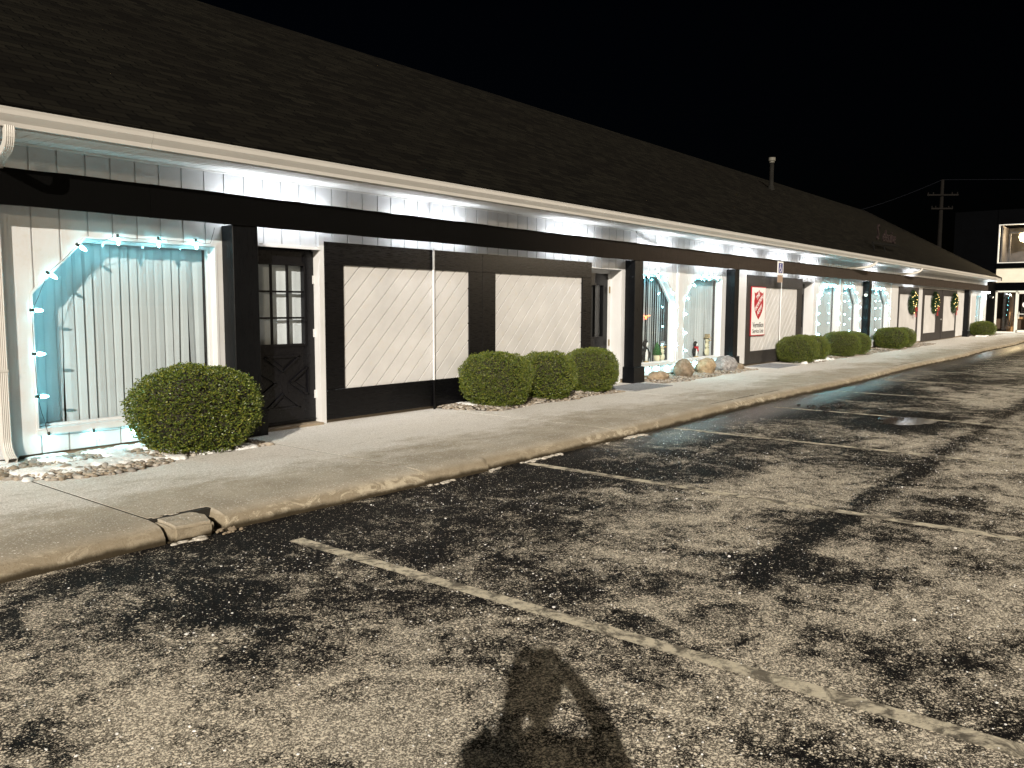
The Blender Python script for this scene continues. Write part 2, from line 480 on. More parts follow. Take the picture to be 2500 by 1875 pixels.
def line_strip(x, y0, y1, wd=.105):
    g = MB(); n = 40; rnd = random.Random(int(x * 100)); pr = None
    for i in range(n + 1):
        y = y0 + (y1 - y0) * i / n
        a = x - wd / 2 + rnd.uniform(-.006, .006); b = x + wd / 2 + rnd.uniform(-.006, .006)
        if pr: g.quad((pr[0], pr[2], .004), (pr[1], pr[2], .004), (b, y, .004), (a, y, .004))
        pr = (a, b, y)
    return g
for k, (x, lab) in enumerate(((3.37, 'worn cream parking line nearest the broken kerb'), (6.55, 'thin pale parking line running out from the kerb by the second joint'), (9.68, 'faint parking line just before the puddle'))):
    o = obj('parking_line', line_strip(x, 4.58 if k == 0 else 5.02, -5.5), M['stripe'])
    struct(o, lab, 'road marking')
for x in (12.8, 16.0, 19.2, 22.4, 25.6, 28.8, 32.0):
    struct(obj('parking_line', line_strip(x, 4.9, -1.5), M['stripe']), 'faint far parking line half hidden by frost', 'road marking')

# sidewalk: slabs with a rolled kerb edge, gaps at the joints
joints = [-6.9, -4.5, -2.1, .33, 2.76, 5.17, 8.40, 12.17, 15.71, 17.84, 22.0, 26.7, 31, 35.3, 39.6, 43.9, 48.2, 55.2]
kerb_y = lambda x: 5.10 + .05 * math.sin(x * .6) + (.06 if x > 6 else 0)
def slab_section(x):
    y0 = kerb_y(x); wob = .014 * noise.noise(Vector((x * 1.7, 3, 9))) + .006 * noise.noise(Vector((x * 6, 8, 2)))
    pts = [(y0 + .0 + wob * .3, -.02), (y0 + .008 + wob * .5, .045), (y0 + .03 + wob, .082), (y0 + .07 + wob, .108), (y0 + .13, .123), (y0 + .22, .1295)]
    for q in (.03, .06, .09, .12, .16, .3, .8, 1.6, 2.6): pts.append((y0 + .22 + q, ZS))
    pts.append((9.4, ZS)); return pts
g = MB()
for a, b in zip(joints[:-1], joints[1:]):
    gap = .011
    n = max(6, int((b - a) / (.03 if a == 2.76 else .045))) if b < 20 else 10
    xs = [a + gap + (b - a - 2 * gap) * i / n for i in range(n + 1)]
    prev = None; o = len(g.v); m = 16
    ring = [slab_section(x) for x in xs]
    for x, rg in zip(xs, ring):
        bite = 0
        for (y, z) in rg:
            y += .010 * noise.noise(Vector((x * 11, z * 40, 7))) * (y < kerb_y(x) + .2) + .006 * noise.noise(Vector((x * 27, z * 60, 1))) * (y < kerb_y(x) + .2)
            zz = z + (.006 * noise.noise(Vector((x * 9, y * 20, 4))) if kerb_y(x) + .05 < y < kerb_y(x) + .2 else 0) + .003 * noise.noise(Vector((x * 3, y * 3, 0))) * (1 if y < 5.3 else .25)
            # the corner beside the broken chunk is missing
            if 2.77 < x < 3.19 + .03 * noise.noise(Vector((1, y * 9, 3))) and y < 5.40 + .03 * noise.noise(Vector((x * 9, 1, 3))):
                zz = min(zz, .012 + .02 * noise.noise(Vector((x * 12, y * 12, 3))))
            g.v.append((x, y, zz))
    for i in range(n):
        for j in range(m - 1):
            p = o + i * m + j
            g.f.append((p, p + m, p + m + 1, p + 1)); g.mi.append(0)
    for i, rev in ((0, True), (n, False)):
        idx = [o + i * m + j for j in range(m)]
        base = len(g.v); x = xs[i]
        g.v += [(x, 9.4, -.1), (x, kerb_y(x), -.1)]
        f = idx + [base, base + 1]
        g.f.append(tuple(reversed(f)) if rev else tuple(f)); g.mi.append(0)
so = obj('sidewalk', g, M['concrete'], smooth=True); so.data.set_sharp_from_angle(angle=math.radians(50))
struct(so, 'frosty concrete pavement with rolled kerb', 'sidewalk')
# dark joint filler under the slabs
g = MB(); g.box(-7, 55.2, 5.37, 9.35, -.1, .1268)
struct(obj('sidewalk_base', g, NT('joint_dirt').set((.012, .010, .007), .9)), 'dark packed ground in the pavement joints', 'ground')

# broken kerb chunk
def lump(c, r, seed, n=2, amp=.25, flat=.5):
    bm = bmesh.new(); bmesh.ops.create_icosphere(bm, subdivisions=n, radius=1)
    g = MB(); sv = Vector((seed * 3.1, seed * 1.7, seed * .9))
    for v in bm.verts:
        d = v.co.copy(); k = 1 + amp * noise.noise(d * 1.3 + sv) + amp * .5 * noise.noise(d * 3.1 + sv)
        z = d.z * r[2] * k
        if z < -flat * r[2]: z = -flat * r[2]
        g.v.append((c[0] + d.x * r[0] * k, c[1] + d.y * r[1] * k, c[2] + z))
    for f in bm.faces: g.f.append(tuple(v.index for v in f.verts)); g.mi.append(0)
    bm.free(); return g
bm = bmesh.new()
bv_ = [bm.verts.new(p) for p in [(x, y, z) for z in (.0, .127) for x, y in ((2.79, 5.12), (3.075, 5.10), (3.11, 5.26), (3.06, 5.385), (2.79, 5.385))]]
bm.faces.new(bv_[4::-1]); bm.faces.new(bv_[5:])
for i in range(5): bm.faces.new((bv_[i], bv_[(i + 1) % 5], bv_[(i + 1) % 5 + 5], bv_[i + 5]))
bmesh.ops.bevel(bm, geom=list(bm.edges), offset=.02, segments=2, affect='EDGES')
bmesh.ops.triangulate(bm, faces=bm.faces); bmesh.ops.subdivide_edges(bm, edges=list(bm.edges), cuts=3, use_grid_fill=True)
for v in bm.verts:
    q = v.co * 14; v.co += Vector((noise.noise(q), noise.noise(q + Vector((5, 0, 0))), noise.noise(q + Vector((0, 7, 0))))) * .008
    v.co.z -= .18 * max(0, 5.22 - v.co.y) * (v.co.z > .06)
me = bpy.data.meshes.new('concrete_chunk'); bm.to_mesh(me); bm.free(); me.materials.append(M['concrete'])
o = bpy.data.objects.new('concrete_chunk', me); col.objects.link(o)
tag(o, 'broken loose chunk of concrete kerb beside the dark crack', 'rubble')
g = MB()
for k in range(16):
    c = (random.uniform(3.10, 3.30), random.uniform(5.03, 5.2), .015); r = random.uniform(.008, .02)
    l = lump(c, (r * 1.3, r, r * .8), k + 40, 1); g.add(l.v, l.f)
tag(obj('rubble', g, M['plainconcrete']), 'crumbs of broken concrete in the kerb gap', 'rubble', kind='stuff')

# ================================================================== MAIN BUILDING
X0, X1 = -6.0, 52.4
bld = thing('shopping_plaza', 'long low white plaza with black timber posts and beam under a dark shingle roof', 'building', (20, 9, 0))
PIT, PH = .2462, 3.189

def zt(top, x):
    for (xa, za), (xb, zb) in zip(top[:-1], top[1:]):
        if xa - 1e-9 <= x <= xb + 1e-9: return za + (zb - za) * (x - xa) / max(1e-9, xb - xa)
    return top[-1][1]

def siding(g, x0, x1, zb, ztop, opens, yw=YW, pit=PIT, ph=PH, gr=.0085, dp=.016):
    ks = range(int((x0 - ph) / pit) - 1, int((x1 - ph) / pit) + 2)
    cuts = []
    for k in ks:
        c = ph + k * pit
        if k % 5 == 2: c += .01
        cuts += [(c - gr, 'g'), (c + gr, 'b')]
    for i in range(len(cuts) - 1):
        a, kind = cuts[i]; b = cuts[i + 1][0]
        a = max(a, x0); b = min(b, x1)
        if b - a < 1e-6: continue
        inner = sorted({a, b} | {q for op in opens for q in [op['x0'], op['x1']] + [p[0] for p in op['top']] if a < q < b})
        for p, q in zip(inner[:-1], inner[1:]):
            mid = (p + q) / 2; spans = [((zb, zb), (ztop, ztop))]
            for op in opens:
                if op['x0'] < mid < op['x1']:
                    spans = [((zb, zb), (op['zb'], op['zb'])), ((zt(op['top'], p), zt(op['top'], q)), (ztop, ztop))]
                    if op['zb'] <= zb: spans = spans[1:]
            ya = yw + dp if kind == 'g' else yw
            for (l0, l1), (h0, h1) in spans:
                g.quad((p, ya, l0), (q, ya, l1), (q, ya, h1), (p, ya, h0))
                if kind == 'g':
                    if abs(p - cuts[i][0]) < 1e-6: g.quad((p, yw, l0), (p, ya, l0), (p, ya, h0), (p, yw, h0))
                    if abs(q - cuts[i + 1][0]) < 1e-6: g.quad((q, ya, l1), (q, yw, l1), (q, yw, h1), (q, ya, h1))

ZT = 2.22; ZB = .43
def op(x0, x1, cut=None, zb=ZB, ztop=ZT, cx=.5, cz=.53):
    if cut == 'l': top = [(x0, ztop - cz), (x0 + cx, ztop), (x1, ztop)]
    elif cut == 'r': top = [(x0, ztop), (x1 - cx, ztop), (x1, ztop - cz)]
    else: top = [(x0, ztop), (x1, ztop)]
    return dict(x0=x0, x1=x1, zb=zb, top=top)
WINS = [
    op(3.17, 5.03, 'l'),
    op(14.02, 15.67, 'r', cx=.55), op(16.09, 17.93, 'l'),
    op(24.56, 26.42, 'l', cx=.62), op(26.80, 28.58, 'r', cx=.55),
    op(29.9, 32.25, 'r', cx=.6),
    op(49.3, 51.5, None),
]
# door recesses: (x0, x1, depth)
D1 = dict(x0=5.43, x1=6.40, zb=0, top=[(5.43, 2.27), (6.40, 2.27)])
D2 = dict(x0=12.42, x1=13.50, zb=0, top=[(12.42, 2.27), (13.50, 2.27)])
D3 = dict(x0=23.16, x1=24.10, zb=0, top=[(23.16, 2.30), (24.10, 2.30)])
OPENS = WINS + [D1, D2, D3]
g = MB(); siding(g, X0, X1, .21, 3.035, OPENS)
g.quad((X0, YW, 0), (X0, YW, 3.03), (X0, 22.5, 3.03), (X0, 22.5, 0)); g.quad((X1, YW, 0), (X1, 22.5, 0), (X1, 22.5, 3.03), (X1, YW, 3.03))
g.quad((X0, 22.5, 0), (X0, 22.5, 3.03), (X1, 22.5, 3.03), (X1, 22.5, 0))
g.add([(X1 - .1, 7.6, 3.2), (X1 - .1, 22.4, 3.2), (X1 - .1, 15, 7.3)], [(0, 1, 2)]); g.add([(X0 + .1, 7.6, 3.2), (X0 + .1, 15, 7.3), (X0 + .1, 22.4, 3.2)], [(0, 1, 2)])
obj('wall', g, M['siding'], bld)
g = MB()
for a, b in ((X0, 5.12), (6.48, 12.4), (13.6, 23.1), (24.15, X1)): g.box(a, b, YW + .03, YW + .2, 0, .209)
obj('foundation', g, M['plainconcrete'], bld)
g = MB(); g.quad((X0, 9.0, 0), (X1, 9.0, 0), (X1, 9.0, 3), (X0, 9.0, 3)); g.quad((X0, 8.2, .2), (X1, 8.2, .2), (X1, 9, .2), (X0, 9, .2))
obj('inner_wall', g, M['dark'], bld)

# --- windows
def inset(poly, d):
    n = len(poly); out = []
    for i in range(n):
        p0, p1, p2 = Vector(poly[i - 1]), Vector(poly[i]), Vector(poly[(i + 1) % n])
        e1 = (p1 - p0).normalized(); e2 = (p2 - p1).normalized()
        n1 = Vector((-e1.y, e1.x)); n2 = Vector((-e2.y, e2.x))
        b = (n1 + n2); b = b / max(.2, b.length_squared) * 2
        out.append(tuple(p1 + b * d))
    return out
def window(o, dep=.13, blind=True, off=0., seed=0, label=None, lean=0.0, ang=-.30):
    poly = [(o['x0'], o['zb']), (o['x1'], o['zb'])] + list(reversed(o['top']))
    n = len(poly); g = MB()
    rev = inset(poly, .0)
    for i in range(n):       # reveal boards
        a, b = poly[i], poly[(i + 1) % n]
        g.quad((a[0], YW - .004, a[1]), (a[0], YW + dep, a[1]), (b[0], YW + dep, b[1]), (b[0], YW - .004, b[1]))
    i1 = inset(poly, .035)
    for i in range(n):       # inner sash
        j = (i + 1) % n
        g.quad((poly[i][0], YW + dep - .03, poly[i][1]), (i1[i][0], YW + dep - .03, i1[i][1]), (i1[j][0], YW + dep - .03, i1[j][1]), (poly[j][0], YW + dep - .03, poly[j][1]))
        g.quad((i1[i][0], YW + dep - .03, i1[i][1]), (i1[i][0], YW + dep + .02, i1[i][1]), (i1[j][0], YW + dep + .02, i1[j][1]), (i1[j][0], YW + dep - .03, i1[j][1]))
    o2 = inset(poly, -.022)  # thin outer bead standing 6 mm proud
    for i in range(n):
        j = (i + 1) % n
        g.quad((o2[i][0], YW - .006, o2[i][1]), (poly[i][0], YW - .006, poly[i][1]), (poly[j][0], YW - .006, poly[j][1]), (o2[j][0], YW - .006, o2[j][1]))
        g.quad((o2[i][0], YW, o2[i][1]), (o2[i][0], YW - .006, o2[i][1]), (o2[j][0], YW - .006, o2[j][1]), (o2[j][0], YW, o2[j][1]))
    f = obj('window', g, M['trim'], bld, label=label)
    s = MB(); s.box(o['x0'] - .03, o['x1'] + .03, YW - .03, YW - .007, o['zb'] - .05, o['zb'] - .004); s.box(o['x0'] + .001, o['x1'] - .001, YW - .03, YW + dep - .031, o['zb'] - .003, o['zb'] + .012)
    obj('sill', s, M['trim'], f)
    p = MB(); yy = YW + dep - .005
    p.add([(x, yy, z) for x, z in i1], [tuple(range(n))])
    obj('pane', p, M['glass'], f)
    if blind:
        rnd = random.Random(seed); b = MB()
        z0, z1 = o['zb'] + .018, ZT + .06; x = o['x0'] + .03 + off; sp = .092; yb = YW + dep + .10
        while x < o['x1'] - (.06 if seed == 3 else .02):
            a = ang + rnd.uniform(-.13, .13); 
            if rnd.random() < .06: a += .45
            hw = .056; tl = lean + rnd.uniform(-.012, .012) * (1 + 6 * abs(lean))
            if rnd.random() < .16: tl += rnd.choice((-.045, .04))
            for t0, t1 in ((-1, 0), (0, 1)):
                def P(t, z, dx):
                    return (x + dx + hw * t * math.cos(a), yb + hw * t * math.sin(a) - .006 * (1 - t * t), z)
                b.quad(P(t0, z0, tl), P(t1, z0, tl), P(t1, z1, 0), P(t0, z1, 0))
            x += sp
        b.box(o['x0'] + .01, o['x1'] - .01, yb - .03, yb + .03, z1 - .02, z1 + .04)
        obj('blind', b, M['blind'], f)
    return f
window(WINS[0], seed=3, label='window with one cut corner and white vertical blinds', ang=-.22)
window(WINS[1], seed=5, lean=-.03, ang=.30); window(WINS[2], seed=9, lean=-.03, ang=-.12)
window(WINS[3], off=.52, seed=11); window(WINS[4], off=.5, seed=13); window(WINS[5], off=.5, seed=17); window(WINS[6], seed=19)

# --- posts, beams
def post(x0, x1, mat):
    g = MB(); g.box(x0, x1, 7.945, YW - .001, ZS - .05, 2.449); o = obj('post', g, mat, bld)
    p = MB(); p.box(x0 - .04, x1 + .045, 7.905, YW - .002, ZS - .06, .43); p.add([(x0 - .04, 7.905, .43), (x1 + .045, 7.905, .43), (x1 + .002, 7.942, .445), (x0 - .002, 7.942, .445)], [(0, 1, 2, 3)])
    p.add([(x0 - .04, 7.905, .43), (x0 - .002, 7.942, .445), (x0 - .002, YW - .002, .445), (x0 - .04, YW - .002, .43)], [(0, 1, 2, 3)])
    obj('plinth', p, mat, o)
    for m in (o,):
        bv = m.modifiers.new('bevel', 'BEVEL'); bv.width = .006; bv.segments = 1
for a, b in ((-3.3, -2.99), (5.115, 5.43), (13.62, 13.93), (18.15, 18.40), (28.95, 29.22), (46.1, 46.5)):
    post(a, b, M['blackpost'])
g = MB()
random.seed(5)
def beam(x0, x1, mat, y0=7.925, y1=7.965, za=2.45, zb=2.77):
    g = MB(); n = max(4, int((x1 - x0) / .25)); rnd = random.Random(int(x0 * 10))
    sec = []
    for i in range(n + 1):
        x = x0 + (x1 - x0) * i / n; u = rnd.uniform(-.004, .004); v = rnd.uniform(-.003, .003)
        sec.append([(x, y0 + v, za + v), (x, y1, za + v), (x, y1, zb + u), (x, y0 + v, zb + u)])
    o = len(g.v)
    for s in sec: g.v += s
    for i in range(n):
        for j in range(4):
            k = (j + 1) % 4; p = o + i * 4
            g.f.append((p + j, p + 4 + j, p + 4 + k, p + k)); g.mi.append(0)
    g.f.append((o, o + 3, o + 2, o + 1) if 0 else (o, o + 1, o + 2, o + 3)); g.mi.append(0)
    e = o + n * 4; g.f.append((e + 3, e + 2, e + 1, e)); g.mi.append(0)
    return obj('beam', g, mat, bld)
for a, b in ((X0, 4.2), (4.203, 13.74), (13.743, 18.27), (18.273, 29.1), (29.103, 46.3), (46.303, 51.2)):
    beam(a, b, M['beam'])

# --- panels of diagonal planking in black frames
YP = 8.115
def planked(x0, x1, z0, z1, y, mat, parent, pit=.257, ph=7.065, vert=False, zref=2.09):
    """planks rising to the right at 45 degrees with V grooves; flat at y, groove 9 mm deep"""
    g = MB(); gw = .0125
    def clip(poly, n, d):   # keep n.p <= d
        out = []
        for i in range(len(poly)):
            a, b = poly[i], poly[(i + 1) % len(poly)]
            da = n[0] * a[0] + n[1] * a[1] - d; db = n[0] * b[0] + n[1] * b[1] - d
            if da <= 0: out.append(a)
            if da * db < 0:
                t = da / (da - db); out.append((a[0] + (b[0] - a[0]) * t, a[1] + (b[1] - a[1]) * t))
        return out
    R = [(x0, z0), (x1, z0), (x1, z1), (x0, z1)]
    nv = (1, 0) if vert else (1, -1)
    k0 = ph - (0 if vert else zref)
    lo = x0 - (0 if vert else z1); hi = x1 - (0 if vert else z0)
    c = k0 + math.floor((lo - k0) / pit) * pit
    rnd = random.Random(int(x0 * 7))
    while c < hi + pit:
        poly = clip(clip(R, nv, c + pit - gw), (-nv[0], -nv[1]), -(c + gw))
        yy = y + rnd.uniform(-.0015, .0015)
        if len(poly) > 2: g.add([(p[0], yy, p[1]) for p in poly], [tuple(range(len(poly)))])
        for s0, s1, ya, yb in ((c - gw, c, y, y + .035), (c, c + gw, y + .035, y)):
            poly = clip(clip(R, nv, s1), (-nv[0], -nv[1]), -s0)
            if len(poly) > 2:
                vs = []
                for p in poly:
                    d = nv[0] * p[0] + nv[1] * p[1]; t = (d - s0) / (s1 - s0)
                    vs.append((p[0], ya + (yb - ya) * t, p[1]))
                g.add(vs, [tuple(range(len(poly)))])
        c += pit
    
    return obj('planking', g, mat, parent)
def panel(x0, x1, fields, zb=.175, z0=.545, z1=2.09, z2=2.365, mat=None, seam=(), vert=(), **kw):
    """frame boards round one or more planked fields"""
    mat = mat or M['black']; g = MB()
    g.box(x0, x1, YP, YW - .002, z1, z2); g.box(x0, x1, YP - .001, YW - .002, zb, z0)
    xs = [x0] + [v for f in fields for v in f] + [x1]
    for i in range(0, len(xs), 2): g.box(xs[i] + (.0 if i == 0 else 0), xs[i + 1], YP + .001, YW - .002, z0 + .0005, z1 - .0005)
    o = obj('panel_frame', g, mat, bld)
    bv = o.modifiers.new('bevel', 'BEVEL'); bv.width = .003; bv.segments = 1
    for i, (a, b) in enumerate(fields): planked(a, b, z0, z1, YW - .018, M['plank'], o, vert=i in vert, **kw)
    return o
panel(6.475, 9.425, [(6.77, 9.135)]); panel(9.43, 12.40, [(9.735, 12.115)], ph=9.9)
panel(19.30, 23.10, [(19.57, 22.74)], z0=.49, z1=2.07, mat=M['greyboard'], pit=.26, ph=20.1)
panel(33.50, 36.55, [(33.62, 36.35)], z0=.5, z1=2.09, mat=M['greyboard'], vert=(0,), pit=.2)
panel(37.35, 40.85, [(37.62, 39.85)], z0=.5, z1=2.10, mat=M['greyboard'], ph=38)
panel(40.95, 44.15, [(41.28, 43.95)], z0=.5, z1=2.10, mat=M['greyboard'], ph=41.5)

# --- trim boards and door surrounds
def board(*bx, name='trim_board'):
    g = MB(); g.box(*bx); return obj(name, g, M['trim'], bld)
board(6.40, 6.473, 8.12, YW - .001, ZS, 2.45); board(23.0, 23.155, 8.14, YW - .001, ZS, 2.05)
for a, b in ((2.70, 2.98), (18.42, 19.28), (24.105, 24.33), (15.785, 16.0), (26.50, 26.72), (32.45, 33.45), (36.62, 37.3), (44.2, 45.1), (48.0, 49.1)):
    board(a, b, YW - .022, YW - .001, .2, 2.46)
for x in (15.70, 15.76, 26.47, 26.725): board(x, x + .022, YW - .03, YW - .001, .2, 2.46)
g = MB()     # recess linings
def recess(x0, x1, d, zt_):
    g.quad((x0, YW - .002, 0), (x0, YW + d, 0), (x0, YW + d, zt_), (x0, YW - .002, zt_)); g.quad((x1, YW + d, 0), (x1, YW - .002, 0), (x1, YW - .002, zt_), (x1, YW + d, zt_))
    g.quad((x0, YW - .002, zt_), (x0, YW + d, zt_), (x1, YW + d, zt_), (x1, YW - .002, zt_))
for q in ((5.43, 6.40, .10, 2.27), (12.42, 13.50, .32, 2.27), (23.16, 24.10, .3, 2.30)):
    g = MB(); recess(*q); obj('door_recess', g, M['trim'], bld)
board(5.43, 6.399, 8.10, YW - .003, 2.255, 2.295, name='door_header'); board(12.42, 13.5, YW + .26, YW + .319, 2.2, 2.269, name='door_header'); board(13.44, 13.499, YW + .24, YW + .318, ZS, 2.2, name='door_jamb')

# --- door 1: nine lights over a cross-buck
def door_leaf(x0, x1, y, glassx, glassz, cols, rows, buck=None, z1=2.24):
    gx0, gx1 = glassx; gz0, gz1 = glassz; g = MB()
    g.box(x0, gx0, y, y + .045, .165, z1); g.box(gx1, x1, y, y + .045, .165, z1)
    g.box(gx0, gx1, y, y + .045, gz1, z1); g.box(gx0, gx1, y, y + .045, .165, gz0)
    if buck:
        bx0, bx1, bz0, bz1 = buck; m = (bx0 + bx1) / 2; q = (bz0 + bz1) / 2
        for tri in (((bx0 + .12, bz1), (bx1 - .12, bz1), (m, q + .13)), ((bx0 + .12, bz0), (m, q - .13), (bx1 - .12, bz0)),
                    ((bx0, bz0 + .14), (bx0, bz1 - .14), (m - .1, q)), ((bx1, bz0 + .14), (m + .1, q), (bx1, bz1 - .14))):
            tri = list(tri)
            if sum((tri[i][0] * tri[(i + 1) % 3][1] - tri[(i + 1) % 3][0] * tri[i][1]) for i in range(3)) < 0: tri.reverse()
            for i in range(3): 
                a, b = tri[i], tri[(i + 1) % 3]
                g.bar((a[0], y - .004, a[1]), (b[0], y - .004, b[1]),   .026, .030, (0, 1, 0))
            c = (sum(p[0] for p in tri) / 3, sum(p[1] for p in tri) / 3)
            tr2 = [(c[0] + (p[0] - c[0]) * .55, c[1] + (p[1] - c[1]) * .55) for p in tri]
            g.prism(tr2, y - .012, y + .001)
    d = obj('door', g, M['door'], bld)
    f = MB()
    for a, b, c, e in ((gx0 - .03, gx1 + .03, gz1, gz1 + .03), (gx0 - .03, gx1 + .03, gz0 - .03, gz0), (gx0 - .03, gx0, gz0, gz1), (gx1, gx1 + .03, gz0, gz1)):
        f.box(a, b, y - .018, y - .001, c, e)
    for i in range(1, cols):
        x = gx0 + (gx1 - gx0) * i / cols; f.box(x - .011, x + .011, y - .006, y + .02, gz0, gz1)
    for j in range(1, rows):
        z = gz0 + (gz1 - gz0) * j / rows; f.box(gx0, gx1, y - .005, y + .019, z - .011, z + .011)
    if cols > 1 or rows > 1 or True: obj('muntin', f, M['door'], d)
    p = MB(); p.quad((gx0, y + .022, gz0), (gx1, y + .022, gz0), (gx1, y + .022, gz1), (gx0, y + .022, gz1)); obj('pane', p, M['glass'], d)
    return d
YD = YW + .07
d1 = door_leaf(5.435, 6.395, YD, (5.56, 6.24), (1.13, 2.06), 3, 3, (5.56, 6.28, .36, .98))
g = MB(); rnd = random.Random(2); n = 60
for i in range(n):
    xa = 5.54 + .72 * i / n; xb = 5.54 + .72 * (i + 1) / n
    f = lambda x: YD + .075 + .001 * math.sin(x * 60) + .003 * math.sin(x * 17 + 1)
    g.quad((xa, f(xa), 1.1), (xb, f(xb), 1.1), (xb, f(xb), 2.1), (xa, f(xa), 2.1))
obj('curtain', g, M['curtain'], d1, smooth=True)
for z in (.5, 1.25, 1.9):
    g = MB(); g.box(6.375, 6.399, YD - .012, YD - .001, z - .05, z + .05); obj('hinge', g, M['trim'], d1)
g = MB(); g.box(5.43, 6.40, 8.08, 8.30, ZS - .02, .158); obj('threshold', g, M['plainconcrete'], d1)
d2 = door_leaf(12.50, 13.44, YW + .27, (12.62, 13.26), (1.02, 1.98), 1, 1, None, 2.2)
for z in (.9, 1.9):
    g = MB(); g.tube([(13.44, YW + .225, z - .06), (13.44, YW + .225, z + .06)], .014); obj('hinge', g, M['hinge'], d2)
g = MB(); g.box(12.95, 12.99, YW + .31, YW + .33, 1.02, 1.98); g.box(13.10, 13.20, YW + .32, YW + .33, 1.02, 1.98); obj('curtain', g, M['greyboard'], d2)
d3 = door_leaf(23.17, 24.09, YW + .25, (23.3, 23.95), (1.0, 1.95), 1, 1)
g = MB(); g.box(40.86, 40.94, YP + .02, YW - .003, .2, 2.2); obj('door_gap', g, M['dark'], bld)
g = MB(); g.lathe([(.028, 0), (.034, .02), (.03, .05), (.012, .06)], 12, (40.75, YP - .001, 1.05), (0, -1, 0)); obj('door_handle', g, M['galv'], bld)

# --- soffit, fascia, gutter
g = MB(); x = X0; sp = .1016
while x < X1 + .3:
    g.quad((x + .004, 7.54, 3.03), (x + .004, YW, 3.03), (x + sp - .004, YW, 3.03), (x + sp - .004, 7.54, 3.03))
    for a, b, za, zb_ in ((x + sp - .004, x + sp, 3.03, 3.038), (x + sp, x + sp + .004, 3.038, 3.03)):
        g.quad((a, 7.54, za), (a, YW, za), (b, YW, zb_), (b, 7.54, zb_))
    x += sp
obj('soffit', g, M['soffit'], bld)
g = MB(); g.box(X0, X1 + .3, YW - .022, YW - .001, 3.008, 3.029); obj('soffit_trim', g, M['soffit'], bld)
g = MB(); g.box(X0, X1 + .3, 7.545, 7.57, 3.025, 3.2); obj('fascia', g, M['gutter'], bld)
prof = [(7.545, 3.172), (7.545, 3.035), (7.51, 3.03), (7.495, 3.034), (7.488, 3.07), (7.462, 3.105), (7.448, 3.125), (7.444, 3.158), (7.438, 3.176), (7.446, 3.182), (7.452, 3.176), (7.452, 3.13), (7.49, 3.08), (7.53, 3.05), (7.538, 3.172)]
g = MB()
for a, b in ((X0, 4.0), (4.002, 13.2), (13.202, 22.3), (22.302, 31.3), (31.302, 40.4), (40.402, 50.9)): g.profile_x(prof, a, b)
obj('gutter', g, M['gutter'], bld)

# --- roof: overlapping shingle courses
SL = (7.38 - 3.20) / 7.5
g = MB(); yy = 7.5; row = .141 / 1.1445; k = 0
rz = lambda y: 3.215 + (y - 7.5) * SL
while yy < 15.0:
    y2 = min(yy + row, 15.0)
    n = 8 if yy < 10 else 2
    for i in range(n):
        xa = X0 - .3 + (X1 + .2 - X0 + .3) * i / n; xb = X0 - .3 + (X1 + .2 - X0 + .3) * (i + 1) / n
        g.quad((xa, yy, rz(yy) + .008), (xb, yy, rz(yy) + .008), (xb, y2, rz(y2)), (xa, y2, rz(y2)))
        g.quad((xa, yy, rz(yy) - .004), (xb, yy, rz(yy) - .004), (xb, yy, rz(yy) + .008), (xa, yy, rz(yy) + .008))
    yy = y2
g.quad((X0 - .3, 15, rz(15)), (X1 + .2, 15, rz(15)), (X1 + .2, 22.7, 3.1), (X0 - .3, 22.7, 3.1))
g.box(X0 - .3, X1 + .2, 7.5, 7.6, 3.196, 3.206)
roof = obj('roof', g, M['shingle'], bld)
g = MB()
g.add([(X1 + .201, 7.5, 3.20), (X1 + .201, 15, rz(15) + .02), (X1 + .201, 15, rz(15) - .16), (X1 + .201, 7.5, 3.04)], [(0, 1, 2, 3)])
for a, b in ((7.5, 15.0),):
    g.add([(X1 + .1, 7.5, rz(7.5) + .02), (X1 + .24, 7.5, rz(7.5) + .02), (X1 + .24, 15, rz(15) + .02), (X1 + .1, 15, rz(15) + .02)], [(0, 1, 2, 3)])
obj('rake_board', g, M['greyboard'], roof)
g = MB(); vp = (33.2, 13.1)
g.tube([(vp[0], vp[1], rz(vp[1]) - .1), (vp[0], vp[1], 7.42)], .085, 14); g.tube([(vp[0], vp[1], rz(vp[1]) - .05), (vp[0], vp[1], rz(vp[1]) + .16)], [.16, .1], 14)
obj('vent_pipe', g, painted('sooty_vent_pipe', (.012, .0115, .0105), .8, .3, .1, spec=.05), roof)

g = MB(); g.tube([(vp[0], vp[1], 7.40), (vp[0], vp[1], 7.46), (vp[0], vp[1], 7.47), (vp[0], vp[1], 7.60)], [.10, .10, .135, .135], 14); obj('vent_cap', g, painted('dull_vent_cap', (.12, .115, .10), .6, .2, .1, spec=.2), roof)
# --- downspouts
def ribbed(g, pts, w=.075, d=.055, rib=5):
    """rectangular downspout with ribbed faces swept along pts in the plane y-z at fixed x"""
    sec = []
    for i in range(rib * 2 + 1): sec.append((-w / 2 + w * i / (rib * 2), -d / 2 - (.004 if i % 2 else 0)))
    sec += [(w / 2, d / 2), (-w / 2, d / 2)]
    n = len(sec); o = len(g.v); pts = [Vector(p) for p in pts]
    for i, p in enumerate(pts):
        t = (pts[min(i + 1, len(pts) - 1)] - pts[max(0, i - 1)]).normalized()
        sx = Vector((1, 0, 0)); nn = t.cross(sx).normalized()
        for a, b in sec: g.v.append(tuple(p + sx * a - nn * b))
    for i in range(len(pts) - 1):
        for k in range(n):
            a = o + i * n + k; b = o + i * n + (k + 1) % n
            g.f.append((a, b, b + n, a + n)); g.mi.append(0)
def bend(p0, p1, p2, n=6):
    return [Vector(p0) * (1 - t) ** 2 + Vector(p1) * 2 * t * (1 - t) + Vector(p2) * t * t for t in [i / n for i in range(n + 1)]]
